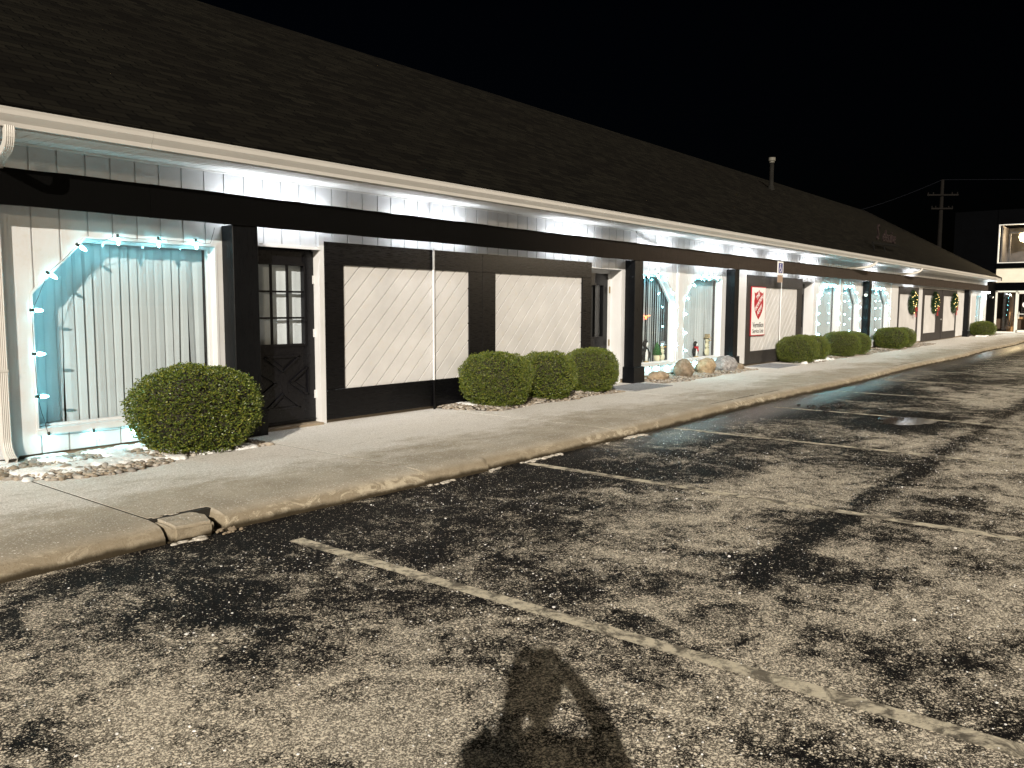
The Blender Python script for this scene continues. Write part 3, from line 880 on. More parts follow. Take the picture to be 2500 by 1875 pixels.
def downspout(x, full=True, ys=8.10, xt=2.80):
    g = MB()
    up = [(xt, 7.50, 3.04)] + bend((xt, 7.50, 2.99), (xt, 7.50, 2.88), (xt, 7.62, 2.84)) + bend((x, 7.95, 2.78), (x, ys, 2.74), (x, ys, 2.62))
    if full: up += [(x, ys, 1.0), (x, ys, .42)] + bend((x, ys, .40), (x, ys, .25), (x, ys - .13, .20))
    else: up += [(x, ys, 2.5)]
    ribbed(g, up)
    if full:
        g.box(x - .042, x + .042, ys - .036, ys + .05, .99, 1.01)
    return obj('downspout', g, M['gutter'], bld)
downspout(2.865, True, 8.095)
def side_spout(xa, xb):
    g = MB(); p = bend((xa, 7.50, 3.04), (xa, 7.55, 2.90), (xa - .5, 7.72, 2.84)) + [(xb, 8.08, 2.76), (xb - .1, 8.10, 2.6)]
    sec = 8; g.tube(p, .042, 8); return obj('downspout', g, M['gutter'], bld)
side_spout(28.0, 26.2); side_spout(34.1, 32.4)
# --- conduits and loose cable
def conduit(x, zs):
    for i, (z0, z1, mat, y) in enumerate(zs):
        g = MB(); g.tube([(x, y, z0), (x, y, z1)], .016, 8); obj('conduit', g, mat, bld)
conduit(8.36, [(.05, .545, M['black'], 8.095), (.546, 2.09, M['trim'], 8.10), (2.091, 2.36, M['galv'], 8.095), (2.361, 3.03, M['trim'], 8.125)])
conduit(21.45, [(.05, .49, M['black'], 8.095), (.491, 2.07, M['trim'], 8.10), (2.071, 2.36, M['galv'], 8.095), (2.361, 3.03, M['trim'], 8.125)])
g = MB(); g.tube(bend((13.95, 8.13, 3.02), (14.05, 8.12, 2.85), (14.9, 8.12, 2.80), 10), .013, 6); obj('cable', g, M['galv'], bld)

# ================================================================== WALKWAY LAMPS (behind the beam)
LX = [(5.80, 1.3), (8.30, 1.3), (11.75, 1.2), (14.75, 1.4), (17.2, 1.2), (19.1, 1.3), (21.3, 1.2), (23.7, 1.3), (29.8, 1.0), (35.0, 1.6)]
LLAB = ['wall lamp behind the beam over the black nine pane door', 'wall lamp behind the beam where the conduit crosses the first plank panel', 'wall lamp behind the beam at the right end of the second plank panel',
        'wall lamp behind the beam just past the second post', 'wall lamp behind the beam beside the third post', 'wall lamp behind the beam over the shield sign', 'wall lamp behind the beam by the accessible parking sign',
        'wall lamp behind the beam over the third recessed door', 'wall lamp behind the beam past the fourth post', 'wall lamp behind the beam over the leftmost wreath']
for (x, e), lab in zip(LX, LLAB):
    t = thing('wall_lamp', lab, 'lamp', (x, 7.97, 2.73), 'lamps along the walkway wall')
    g = MB(); g.box(x - .66, x + .66, 7.967, 7.985, 2.63, 2.69); obj('bracket', g, M['white'], t)
    g = MB(); g.tube([(x - .64, 7.996, 2.66), (x + .64, 7.996, 2.66)], .009, 10); obj('tube', g, M['lens'], t)
    for dx in (-.6, -.2, .2, .6):
        o = light('wall_lamp_light', 'POINT', (0, 0, 0), e * 2.1, (.92, .96, 1.0), shadow_soft_size=.04)
        o.parent = t; o.location = Vector((x + dx, 8.03, 2.665)) - t.location

# ================================================================== CHRISTMAS LIGHT STRINGS
YC = YW - .028
def bulb_at(par, p, d):
    """C9 bulb: lit glass, dark socket; p = socket position on the wall, d = pointing direction"""
    d = Vector(d).normalized(); p = Vector(p)
    g = MB(); g.lathe([(.010, .0), (.0165, .012), (.017, .026), (.013, .05), (.007, .066), (.002, .072)], 8, p + d * .018, d)
    b = obj('bulb', g, M['bulb'], par)
    s = MB(); s.lathe([(.012, -.022), (.0135, -.015), (.0135, .018), (.011, .02)], 8, p, d); obj('socket', s, M['cord'], b)
def string(label, items, path, grp='white light strings round the windows'):
    root = thing('light_string', label, 'string lights', (path[0][0], YC, path[0][1]), grp)
    g = MB(); rnd = random.Random(len(items))
    pts = []
    for (a, b) in zip(path[:-1], path[1:]):
        n = 5
        for i in range(n):
            t = i / n; pts.append((a[0] + (b[0] - a[0]) * t + rnd.uniform(-.004, .004), YC + rnd.uniform(-.003, .003), a[1] + (b[1] - a[1]) * t - .012 * math.sin(PI * t)))
    pts.append((path[-1][0], YC, path[-1][1]))
    g.tube(pts, .0028, 5)
    obj('cord', g, M['cord'], root)
    for (x, z, d) in items: bulb_at(root, (x, YC - .004, z), {'d': (0, -.1, -1), 'r': (1, -.15, -.05), 'l': (-1, -.15, -.05), 'dr': (.75, -.15, -.55), 'dl': (-.75, -.15, -.55)}[d])
    return root
def P(lst): # photo pixel + direction -> wall position
    out = []
    for px, py, d in lst:
        q = on_wall(px, py, YC); out.append((q.x, q.z, d))
    return out
w1 = P([(478, 588, 'd'), (386, 583, 'd'), (287, 577, 'd'), (190, 598, 'dr'), (117, 666, 'dr'), (78, 757, 'r'), (84, 864, 'r'), (92, 968, 'r'), (119, 1060, 'd'), (229, 1052, 'd'), (325, 1041, 'd')])
w1b = [(x, .40, 'd') for x in (4.42, 4.78)]
string('string of white bulbs round the leftmost large window', w1 + w1b, [(5.02, 2.42), (4.96, 2.25)] + [(x, z) for x, z, d in w1 + w1b])
Z2 = lambda x, y: (1480 + x * .1808, 620 + y * .1808)
w2 = P([(*Z2(568, 262), 'd'), (*Z2(697, 272), 'd'), (*Z2(812, 330), 'dl'), (*Z2(905, 515), 'dl'), (*Z2(955, 715), 'l'), (*Z2(958, 978), 'l'), (*Z2(958, 1228), 'l'), (*Z2(940, 1480), 'd'), (*Z2(830, 1498), 'd'), (*Z2(700, 1512), 'd'), (*Z2(580, 1525), 'd')])
string('string of white bulbs round the window just right of the second post', w2, [(x, z) for x, z, d in w2])
w3 = P([(*Z2(1500, 305), 'd'), (*Z2(1385, 300), 'd'), (*Z2(1282, 295), 'd'), (*Z2(1175, 405), 'dr'), (*Z2(1085, 580), 'dr'), (*Z2(1055, 810), 'r'), (*Z2(1050, 1065), 'r'), (*Z2(1052, 1305), 'r'), (*Z2(1210, 1440), 'd'), (*Z2(1420, 1420), 'd'), (*Z2(1515, 1400), 'd')])
string('string of white bulbs round the window between corner boards and the third post', w3, [(17.98, 2.36)] + [(x, z) for x, z, d in w3])
V2 = lambda x, y: (1860 + x * .1326, 660 + y * .1326)
w4 = P([(*V2(1390, 272), 'd'), (*V2(1335, 262), 'd'), (*V2(1265, 250), 'd'), (*V2(1190, 240), 'd'), (*V2(1135, 290), 'dr'), (*V2(1090, 430), 'dr'), (*V2(1040, 570), 'r'), (*V2(1035, 615), 'r'), (*V2(1030, 790), 'r'), (*V2(1027, 985), 'r'), (*V2(1022, 1180), 'r')])
w4b = P([(*V2(1425, 970), 'l'), (*V2(1430, 790), 'l'), (*V2(1433, 605), 'l'), (*V2(1438, 420), 'l')])
string('string of white bulbs round the window just past the third door', list(reversed(w4)) + list(reversed(w4b)), [(x, z) for x, z, d in reversed(w4)] + [(x, z) for x, z, d in reversed(w4b)])
w5 = P([(*V2(1500, 990), 'r'), (*V2(1505, 810), 'r'), (*V2(1510, 570), 'r'), (*V2(1510, 415), 'r'), (*V2(1520, 335), 'r'), (*V2(1555, 275), 'd'), (*V2(1620, 275), 'd'), (*V2(1690, 280), 'd'), (*V2(1750, 400), 'dl'), (*V2(1800, 565), 'l'), (*V2(1810, 675), 'l'), (*V2(1805, 890), 'l'), (*V2(1795, 1110), 'l')])
string('string of white bulbs round the window left of the fourth post', w5, [(x, z) for x, z, d in w5])
U2 = lambda x, y: (1900 + x * .1808, 640 + y * .1808)
w6 = P([(*U2(1300, 912), 'r'), (*U2(1300, 762), 'r'), (*U2(1303, 620), 'r'), (*U2(1308, 525), 'r'), (*U2(1305, 425), 'r'), (*U2(1312, 375), 'dr'), (*U2(1340, 340), 'd'), (*U2(1385, 342), 'd'), (*U2(1430, 346), 'd'), (*U2(1465, 415), 'dl'), (*U2(1500, 525), 'l'), (*U2(1505, 620), 'l'), (*U2(1500, 763), 'l')])
string('string of white bulbs round the window right of the fourth post', w6, [(x, z) for x, z, d in w6])
T2 = lambda x, y: (2180 + x * .1447, 700 + y * .1447)
w7 = P([(*T2(1505, 165), 'r'), (*T2(1500, 230), 'r'), (*T2(1497, 295), 'r'), (*T2(1497, 395), 'r'), (*T2(1495, 497), 'r')])
string('string of white bulbs down the far window beside the corner pillar', w7, [(x, z) for x, z, d in w7])

# ================================================================== SHRUBS
def bush_mesh(n, seed, leaf_len=.024):
    """unit bush: rx=ry=.5, height 1 (z 0..1), clipped boxwood; returns foliage MB and twig MB"""
    rnd = random.Random(seed); g = MB(); sv = Vector((seed, seed * 2.3, 0))
    def rad(d):
        return 1 + .08 * noise.noise(d * 2.2 + sv) + .07 * noise.noise(d * 5 + sv) + .03 * noise.noise(d * 11 + sv)
    for i in range(n):
        z = rnd.uniform(-.93, 1); t = rnd.uniform(0, 2 * PI); q = math.sqrt(max(0, 1 - z * z))
        d = Vector((q * math.cos(t), q * math.sin(t), z))
        e = 2.5
        k = (abs(d.x) ** e + abs(d.y) ** e + abs(d.z) ** e) ** (-1 / e)
        r = rad(d) * k
        depth = rnd.random() ** 2.2 * .16
        c = d * r * (1 - depth)
        p = Vector((c.x * .5, c.y * .5, .5 + c.z * .5))
        if rnd.random() < .07: p += d * rnd.uniform(.008, .035)
        up = (d + Vector((rnd.gauss(0, .55), rnd.gauss(0, .55), rnd.gauss(.25, .45)))).normalized()
        L = leaf_len * rnd.uniform(.7, 1.35)
        for j in range(3):
            ax = (up + Vector((rnd.gauss(0, .6), rnd.gauss(0, .6), rnd.gauss(0, .6)))).normalized()
            sd = ax.cross(Vector((rnd.gauss(0, 1), rnd.gauss(0, 1), rnd.gauss(0, 1)))).normalized()
            w = L * .27; nn = sd.cross(ax) * L * .12
            g.add([p, p + ax * L * .5 + sd * w - nn, p + ax * L, p + ax * L * .5 - sd * w - nn], [(0, 1, 2, 3)])
    c = MB(); bm = bmesh.new(); bmesh.ops.create_icosphere(bm, subdivisions=4, radius=1)
    for v in bm.verts:
        d = v.co.normalized(); e = 2.5; k = (abs(d.x) ** e + abs(d.y) ** e + abs(d.z) ** e) ** (-1 / e)
        r = rad(d) * k * (.86 + .05 * noise.noise(d * 9 + sv))
        c.v.append((d.x * r * .5, d.y * r * .5, max(0.0, .5 + d.z * r * .5)))
    for f in bm.faces: c.f.append(tuple(v.index for v in f.verts)); c.mi.append(0)
    bm.free()
    return g, c
protos = []
def bush(px, Y, rx, ry, h, label, big=False, rot=0., proto=None, row=950):
    x = on_wall(px, row, Y).x
    root = thing('boxwood_shrub', label, 'shrub', (x, Y, ZS - .01), 'clipped round shrubs along the walkway')
    if proto is None:
        g, c = bush_mesh(17000 if big else 11000, len(protos) + 3, .0185 if big else .023)
        a = obj('foliage', g, M['leaf'], root, local=True); b = obj('twigs', c, M['twig'], root, local=True)
        protos.append((a, b))
    else:
        a, b = [p.copy() for p in protos[proto]]
        for q in (a, b): col.objects.link(q); q.parent = root; q.location = (0, 0, 0)
    for q in (a, b): q.scale = (rx * 2, ry * 2, h)
    root.rotation_euler.z = rot
    return root
bush(480, 7.62, .62, .52, .86, 'largest round shrub, in front of the leftmost lit window', True, row=1000)
bush(1212, 7.66, .50, .49, .80, 'round shrub nearest the first plank panel, left of its trio', True, row=940)
bush(1333, 7.66, .44, .44, .75, 'middle shrub of the trio before the plank panels', row=930)
bush(1441, 7.70, .46, .46, .76, 'right shrub of the trio, beside the second recessed door', proto=1, rot=2.1, row=920)
bush(1947, 7.64, .50, .50, .72, 'shrub standing right of the shield sign, front of its pair', proto=0, rot=1.3, row=850)
bush(1979, 7.66, .46, .46, .70, 'shrub tucked behind the one right of the shield sign', proto=2, rot=3, row=850)
bush(2052, 7.64, .52, .52, .75, 'shrub left of the fourth post below the bulb framed windows', proto=1, rot=.6, row=840)
bush(2083, 7.62, .47, .47, .71, 'shrub standing right against the fourth post', proto=0, rot=4, row=840)
bush(2175, 7.64, .54, .54, .76, 'shrub below the window right of the fourth post, front of its pair', proto=2, rot=5, row=820)
bush(2198, 7.66, .46, .50, .74, 'farther shrub left of the leftmost wreath', proto=1, rot=1.1, row=820)
bush(2399, 7.60, .60, .56, .76, 'farthest dark shrub beside the corner pillar', proto=0, rot=2.6, row=800)

# ================================================================== BOULDERS, PEBBLE BEDS, SNOW
def boulder(px, Y, r, mat, label, seed, amp=.22, row=915, flat=.8, rz_=0):
    x = on_wall(px, row, Y).x
    g = lump((0, 0, 0), r, seed, 4, amp, flat)
    o = obj('boulder', g, mat, smooth=True); o.location = (x, Y, ZS + r[2] * flat - .015); o.rotation_euler.z = rz_
    tag(o, label, 'boulder', 'boulders in the pebble bed under the penguin windows')
boulder(1608, 7.86, (.27, .20, .115), M['rock_tan'], 'low flat tan boulder beside the second post', 3, .25)
boulder(1668, 7.80, (.21, .21, .21), M['rock_brown'], 'tall rounded brown boulder, second in the row', 8, .22)
boulder(1722, 7.83, (.22, .21, .20), M['rock_orange'], 'ochre boulder between the brown and the grey ones', 14, .24)
boulder(1770, 7.80, (.31, .25, .215), M['rock_grey'], 'largest, speckled grey boulder', 21, .2)
boulder(1804, 7.76, (.12, .11, .10), M['rock_brown'], 'smallest brown boulder right of the grey one', 25, .25)

def pebbles(name, label, n, region, seed, size=(.012, .034)):
    """region(rnd) -> x, y"""
    rnd = random.Random(seed); g = MB()
    bm = bmesh.new(); bmesh.ops.create_icosphere(bm, subdivisions=1, radius=1)
    tv = [v.co.copy() for v in bm.verts]; tf = [tuple(v.index for v in f.verts) for f in bm.faces]; bm.free()
    for i in range(n):
        x, y, zb = region(rnd); s = rnd.uniform(*size) * (1.5 if rnd.random() < .06 else 1)
        a = rnd.uniform(0, PI); ca, sa = math.cos(a), math.sin(a); sx, sy, sz = s * rnd.uniform(.9, 1.5), s * rnd.uniform(.7, 1), s * rnd.uniform(.4, .7)
        vs = []
        for v in tv:
            k = 1 + rnd.uniform(-.1, .1); X, Y, Z = v.x * sx * k, v.y * sy * k, v.z * sz * k
            vs.append((x + X * ca - Y * sa, y + X * sa + Y * ca, zb + Z))
        g.add(vs, tf)
    o = obj(name, g, M['pebble'], smooth=True)
    tag(o, label, 'pebbles', kind='stuff')
def bed(x0, x1, front, amp=.05, seed=0, yb=8.17, top=.03):
    """mound height fn + soil sheet"""
    nx = int((x1 - x0) / .06); ny = 10; g = MB()
    yf = lambda x: front(x)
    def hz(x, y):
        t = (y - yf(x)) / max(.05, yb - yf(x)); e = min(1, (x - x0) / .15, (x1 - x) / .15)
        return ZS + .004 + max(0, min(1, t * 3)) * max(0, e) * top
    for i in range(nx):
        for j in range(ny):
            q = []
            for a, b in ((i, j), (i + 1, j), (i + 1, j + 1), (i, j + 1)):
                x = x0 + (x1 - x0) * a / nx; y = yf(x) + (yb - yf(x)) * b / ny; q.append((x, y, hz(x, y)))
            g.quad(*q)
    return g, hz, yf
def make_bed(x0, x1, front, n, label, soil_label, seed, yb=8.17, size=(.012, .03), top=.03):
    g, hz, yf = bed(x0, x1, front, seed=seed, yb=yb, top=top)
    o = obj('soil', g, M['soil'], merge=True); struct(o, soil_label, 'soil')
    def reg(rnd):
        x = rnd.uniform(x0, x1); y = yf(x) - .015 + (yb - yf(x)) * rnd.random(); return x, y, hz(x, max(y, yf(x))) + .004
    pebbles('pebbles', label, n, reg, seed, size)
    return hz
f1 = lambda x: 7.18 + .12 * math.sin(x * 3.2) + .10 * max(0, x - 3.4) + (.35 * max(0, 2.9 - x) / .35 if x < 2.9 else 0)
hz1 = make_bed(2.55, 5.10, f1, 1500, 'river pebbles under the leftmost window, half buried in snow', 'soil under the first pebble bed', 4, size=(.016, .042))
f2 = lambda x: 7.30 + .05 * math.sin(x * 4) + (.7 * max(0, 8.75 - x) / .35)
make_bed(8.45, 12.2, f2, 1800, 'river pebbles round the trio of shrubs', 'soil under the second pebble bed', 5)
f3 = lambda x: 7.42 + .04 * math.sin(x * 5) + .03 * max(0, x - 15)
make_bed(13.98, 18.5, f3, 2200, 'pale pebbles round the boulders', 'soil under the boulder bed', 6)
f4 = lambda x: 7.30 + .05 * math.sin(x * 3)
make_bed(21.4, 24.6, f4, 800, 'pebbles at the foot of the shrubs right of the shield sign', 'soil under the third shrub bed', 7)
make_bed(25.0, 29.0, f4, 800, 'pebbles at the foot of the shrubs by the fourth post', 'soil under the fourth shrub bed', 8)
make_bed(29.4, 36.4, f4, 1200, 'pebbles at the foot of the shrubs before the wreaths', 'soil under the fifth shrub bed', 9)
make_bed(47.5, 52.3, f4, 400, 'pebbles at the foot of the farthest shrub', 'soil under the farthest bed', 10)

def snow_patch(label, x0, x1, y0, y1, hz, thr, seed, amp=.035, step=.02, cells=3.2):
    g = MB(); nx = int((x1 - x0) / step); ny = int((y1 - y0) / step); sv = Vector((seed, 0, seed))
    idx = {}
    def H(i, j):
        x = x0 + step * i; y = y0 + step * j
        f = noise.noise(Vector((x * cells, y * cells, 0)) + sv) + .5 * noise.noise(Vector((x * cells * 3, y * cells * 3, 4)) + sv)
        ed = min(1, (x - x0) / .12, (x1 - x) / .12, (y - y0) / .12)
        return f - thr - (1 - max(0, ed)) * 1.2
    for i in range(nx):
        for j in range(ny):
            hs = [H(i, j), H(i + 1, j), H(i + 1, j + 1), H(i, j + 1)]
            if max(hs) > 0:
                q = []
                for (a, b), h in zip(((i, j), (i + 1, j), (i + 1, j + 1), (i, j + 1)), hs):
                    if (a, b) not in idx:
                        x = x0 + step * a; y = y0 + step * b
                        z = hz(x, y) + (min(.05, .012 + amp * max(0, h) + .006 * noise.noise(Vector((x * 30, y * 30, 1)))) if h > 0 else -.012)
                        idx[(a, b)] = len(g.v); g.v.append((x, y, z))
                    q.append(idx[(a, b)])
                g.f.append(tuple(q)); g.mi.append(0)
    o = obj('snow', g, M['snow'], smooth=True); tag(o, label, 'snow', kind='stuff')
snow_patch('old snow lying on the pebbles under the leftmost window', 2.6, 5.0, 7.2, 8.17, lambda x, y: hz1(x, max(y, f1(x))) + .012, -.08 , 3, amp=.010, cells=4.2)
flat = lambda x, y: ZS + .03
snow_patch('small snow heap on the pebbles left of the trio of shrubs', 8.7, 9.3, 7.45, 8.1, flat, -.1, 9)
snow_patch('low snow heap in front of the shrub right of the shield sign', 21.2, 23.6, 7.22, 7.7, lambda x, y: ZS + .01, -.2, 15, .08)
snow_patch('low snow heap beside the farthest shrub', 46.8, 49.5, 7.2, 7.7, lambda x, y: ZS + .01, -.2, 17, .1)
# icy ridge along the kerb foot
g = MB(); rnd = random.Random(8)
for a, b, dens in ((1.7, 2.1, .25), (2.8, 3.0, 1.3), (4.7, 4.95, .4), (5.15, 7.2, .8), (8.1, 9.6, .45)):
    x = a
    while x < b:
        q = noise.noise(Vector((x * 2.3, 5.5, 0)))
        if q > -.12 or dens > 1:
            for k in range(2):
                r = rnd.uniform(.008, .026) * (.7 + .8 * max(0, q))
                l = lump((x + rnd.uniform(-.03, .03), kerb_y(x) - .03 - abs(rnd.gauss(0, .022)), .003), (r * rnd.uniform(1., 2.2), r * rnd.uniform(.8, 1.3), r * .55), rnd.uniform(0, 99), 2, .45)
                g.add(l.v, l.f)
        x += rnd.uniform(.012, .05) / max(.4, dens)
tag(obj('snow', g, M['oldsnow'], smooth=True), 'thin broken ridge of ice along the foot of the kerb', 'snow', kind='stuff')
# loose ice grains on the near asphalt (too many to count)
g = MB(); rnd = random.Random(12)
bm = bmesh.new(); bmesh.ops.create_icosphere(bm, subdivisions=1, radius=1)
tv = [v.co.copy() for v in bm.verts]; tf = [tuple(v.index for v in f.verts) for f in bm.faces]; bm.free()
for i in range(5200):
    x = rnd.uniform(.6, 11.5); y = rnd.uniform(-1.5, 5.0)
    if x * .62 + y * .78 < 1.2: continue
    f = noise.noise(Vector((x * .9, y * .9, 2)))
    if f < rnd.uniform(-.5, .25): continue
    s = rnd.uniform(.0022, .0052) * (1.8 if rnd.random() < .05 else 1)
    sx, sy, sz = s * rnd.uniform(.8, 1.6), s * rnd.uniform(.8, 1.4), s * rnd.uniform(.5, .9)
    g.add([(x + v.x * sx * rnd.uniform(.7, 1.2), y + v.y * sy, sz * .6 + v.z * sz) for v in tv], tf)
tag(obj('ice_grains', g, M['snow']), 'loose grains of ice and salt scattered on the asphalt', 'ice', kind='stuff')
# dark slush lumps by the puddle
g = MB(); rnd = random.Random(4)
for k in range(14):
    x, y = 13.0 + rnd.gauss(.2, .35), 4.35 + rnd.gauss(0, .25); r = rnd.uniform(.02, .055)
    l = lump((x, y, .01), (r * 1.6, r, r * .55), k, 2, .4); g.add(l.v, l.f)
tag(obj('slush', g, NT('dark_slush').set((.02, .019, .018), .5), smooth=True), 'dark frozen slush lumps near the puddle', 'slush', kind='stuff')
# puddle of meltwater
wm = NT('meltwater'); wm.b.inputs['Base Color'].default_value = (.004, .004, .005, 1)
WATER = wm.set(rough=.04, spec=.6)
def puddle(label, c, r, seed, n=40):
    g = MB(); vs = [(c[0], c[1], .0065)]
    for i in range(n):
        t = 2 * PI * i / n; k = 1 + .45 * noise.noise(Vector((math.cos(t) * 1.3, math.sin(t) * 1.3, seed))) + .15 * noise.noise(Vector((math.cos(t) * 4, math.sin(t) * 4, seed)))
        vs.append((c[0] + r[0] * k * math.cos(t), c[1] + r[1] * k * math.sin(t), .0065))
    g.add(vs, [(0, i + 1, (i + 1) % n + 1) for i in range(n)])
    struct(obj('puddle', g, WATER), label, 'puddle')
puddle('bright meltwater puddle beyond the third parking line', (12.40, 2.87), (.52, .34), 3)

# ================================================================== MATS
def mat_(x0, x1, y0, y1, label):
    g = MB(); g.box(x0, x1, y0, y1, ZS - .01, ZS + .012)
    o = obj('door_mat', g, M['mat']); tag(o, label, 'mat')
t = NT('grey_frosted_mat'); n_ = t.noise(90, 4, .8)
M['mat'] = t.set(t.mix(t.mrange(n_, .35, .7), (.075, .085, .1), (.42, .43, .45)), .9, normal=t.bump(n_, .6, .01))
mat_(12.35, 13.7, 7.15, 7.88, 'grey frosted mat before the second recessed door')
mat_(19.2, 20.7, 7.25, 8.05, 'grey frosted mat under the shield sign')

# ================================================================== SIGNS
def text_mesh(body, size, ext=.002, shear=0., align='CENTER', bold=0., spacing=1.):
    c = bpy.data.curves.new('lettering', 'FONT'); c.body = body; c.size = size; c.extrude = ext; c.shear = shear; c.align_x = align; c.align_y = 'CENTER'
    c.offset = bold; c.space_character = spacing; c.resolution_u = 4
    o = bpy.data.objects.new('lettering', c); col.objects.link(o)
    dg = bpy.context.evaluated_depsgraph_get(); me = bpy.data.meshes.new_from_object(o.evaluated_get(dg))
    bpy.data.objects.remove(o); bpy.data.curves.remove(c)
    return me
def text(body, size, mat, parent, loc, rot=0., sx=1., name='lettering', **kw):
    me = text_mesh(body, size, **kw)
    me.transform(Matrix.Translation(Vector(loc)) @ Matrix.Rotation(-rot, 4, 'Y') @ Matrix.Rotation(PI / 2, 4, 'X') @ Matrix.Diagonal((sx, 1, 1, 1)))
    me.materials.clear(); me.materials.append(mat)
    o = bpy.data.objects.new(name, me); col.objects.link(o); o.parent = parent; o.location = -wloc(parent)
    return o
sx0, sx1, sz0, sz1 = 19.50, 20.40, .87, 2.085; YS = YP - .003
sg = thing('shield_sign', 'tall white sign with red shield and black lettering on the plank panel', 'sign', (19.95, YS, .87))
g = MB(); g.box(sx0, sx1, YS - .02, YS, sz0, sz1); obj('sign_board', g, M['signred'], sg)
g = MB(); g.box(sx0 + .022, sx1 - .022, YS - .0225, YS - .0202, sz0 + .022, sz1 - .022); obj('sign_face', g, M['signwhite'], sg)
cx_, zc = 19.95, 1.66
sh = [(-.01, -.42), (.10, -.33), (.20, -.22), (.265, -.08), (.275, .08), (.245, .18), (.27, .315), (.215, .285), (.16, .285), (.10, .325), (.055, .30), (.0, .375), (-.055, .30), (-.10, .325), (-.16, .285), (-.215, .285), (-.27, .315), (-.245, .18), (-.275, .08), (-.265, -.08), (-.20, -.22), (-.10, -.33)]
g = MB(); g.prism([(cx_ + x * 1.05, zc + z * .93) for x, z in sh], YS - .0265, YS - .0226); obj('shield', g, M['signred'], sg)
for body, sz, dx, dz in (('THE', .15, -.06, .19), ('SALVATION', .145, 0, .02), ('ARMY', .155, .06, -.15)):
    text(body, sz, M['signwhite'], sg, (cx_ + dx, YS - .0285, zc + dz), rot=math.radians(36), sx=.72 if len(body) > 5 else .85, bold=.004, ext=.001)
text('Vermilion', .185, M['signblack'], sg, (cx_, YS - .0245, 1.135), sx=.95, bold=.002, ext=.001)
text('Service Unit', .15, M['signblack'], sg, (cx_, YS - .0245, .985), sx=.93, bold=.001, ext=.001)
# accessible parking sign on the beam
ax0, ax1 = 20.66, 21.03
sg = thing('accessible_parking_sign', 'small blue wheelchair sign with a tan plate below, on the beam', 'sign', (20.85, 7.9, 2.27))
g = MB(); g.box(ax0, ax1, 7.905, 7.918, 2.40, 2.74); obj('sign_board', g, M['signwhite'], sg)
g = MB(); g.box(ax0 + .05, ax1 - .05, 7.902, 7.9048, 2.45, 2.70); obj('blue_field', g, M['signblue'], sg)
g = MB(); xx, zz = 20.835, 2.57
g.lathe([(.022, 0), (.022, .003)], 10, (xx - .01, 7.9018, zz + .09), (0, -1, 0))
g.bar((xx - .012, 7.9, zz + .06), (xx - .005, 7.9, zz - .01), .02, .003, (0, 1, 0)); g.bar((xx - .005, 7.9, zz - .01), (xx + .055, 7.9, zz - .012), .018, .003, (0, 1, 0))
g.bar((xx + .055, 7.9, zz - .012), (xx + .08, 7.9, zz - .075), .018, .003, (0, 1, 0)); g.bar((xx - .01, 7.9, zz + .03), (xx + .05, 7.9, zz + .025), .012, .003, (0, 1, 0))
for i in range(12):
    a, b = 2.2 + i * .34, 2.2 + (i + 1) * .34
    g.bar((xx - .005 + .062 * math.cos(a), 7.9, zz - .035 + .062 * math.sin(a)), (xx - .005 + .062 * math.cos(b), 7.9, zz - .035 + .062 * math.sin(b)), .016, .003, (0, 1, 0))
obj('wheelchair_symbol', g, M['signwhite'], sg)
g = MB(); g.box(ax0 + .02, ax1 - .02, 7.905, 7.916, 2.21, 2.392); obj('lower_plate', g, M['signtan'], sg)
# script letters standing on the roof
sg = thing('roof_sign', 'dark script lettering standing on legs on the roof edge', 'sign', (31, 8.1, 3.45))
g = MB()
for x in (29.62, 30.95): g.tube([(x, 8.0, 3.40), (x, 8.08, 3.72)], .022, 8)
g.bar((29.6, 8.1, 3.76), (33.0, 8.1, 3.84), .05, .07); obj('stand', g, NT('dark_sign_steel').set((.006, .006, .006), .8, spec=.05), sg)
lt = NT('pinkish_letter_enamel').set((.014, .009, .010), .6, spec=.1)
text('S', .78, lt, sg, (30.2, 8.1, 4.13), shear=.2, ext=.02, sx=.72); text('elective', .60, lt, sg, (31.65, 8.1, 4.07), shear=.2, ext=.02, sx=.92)

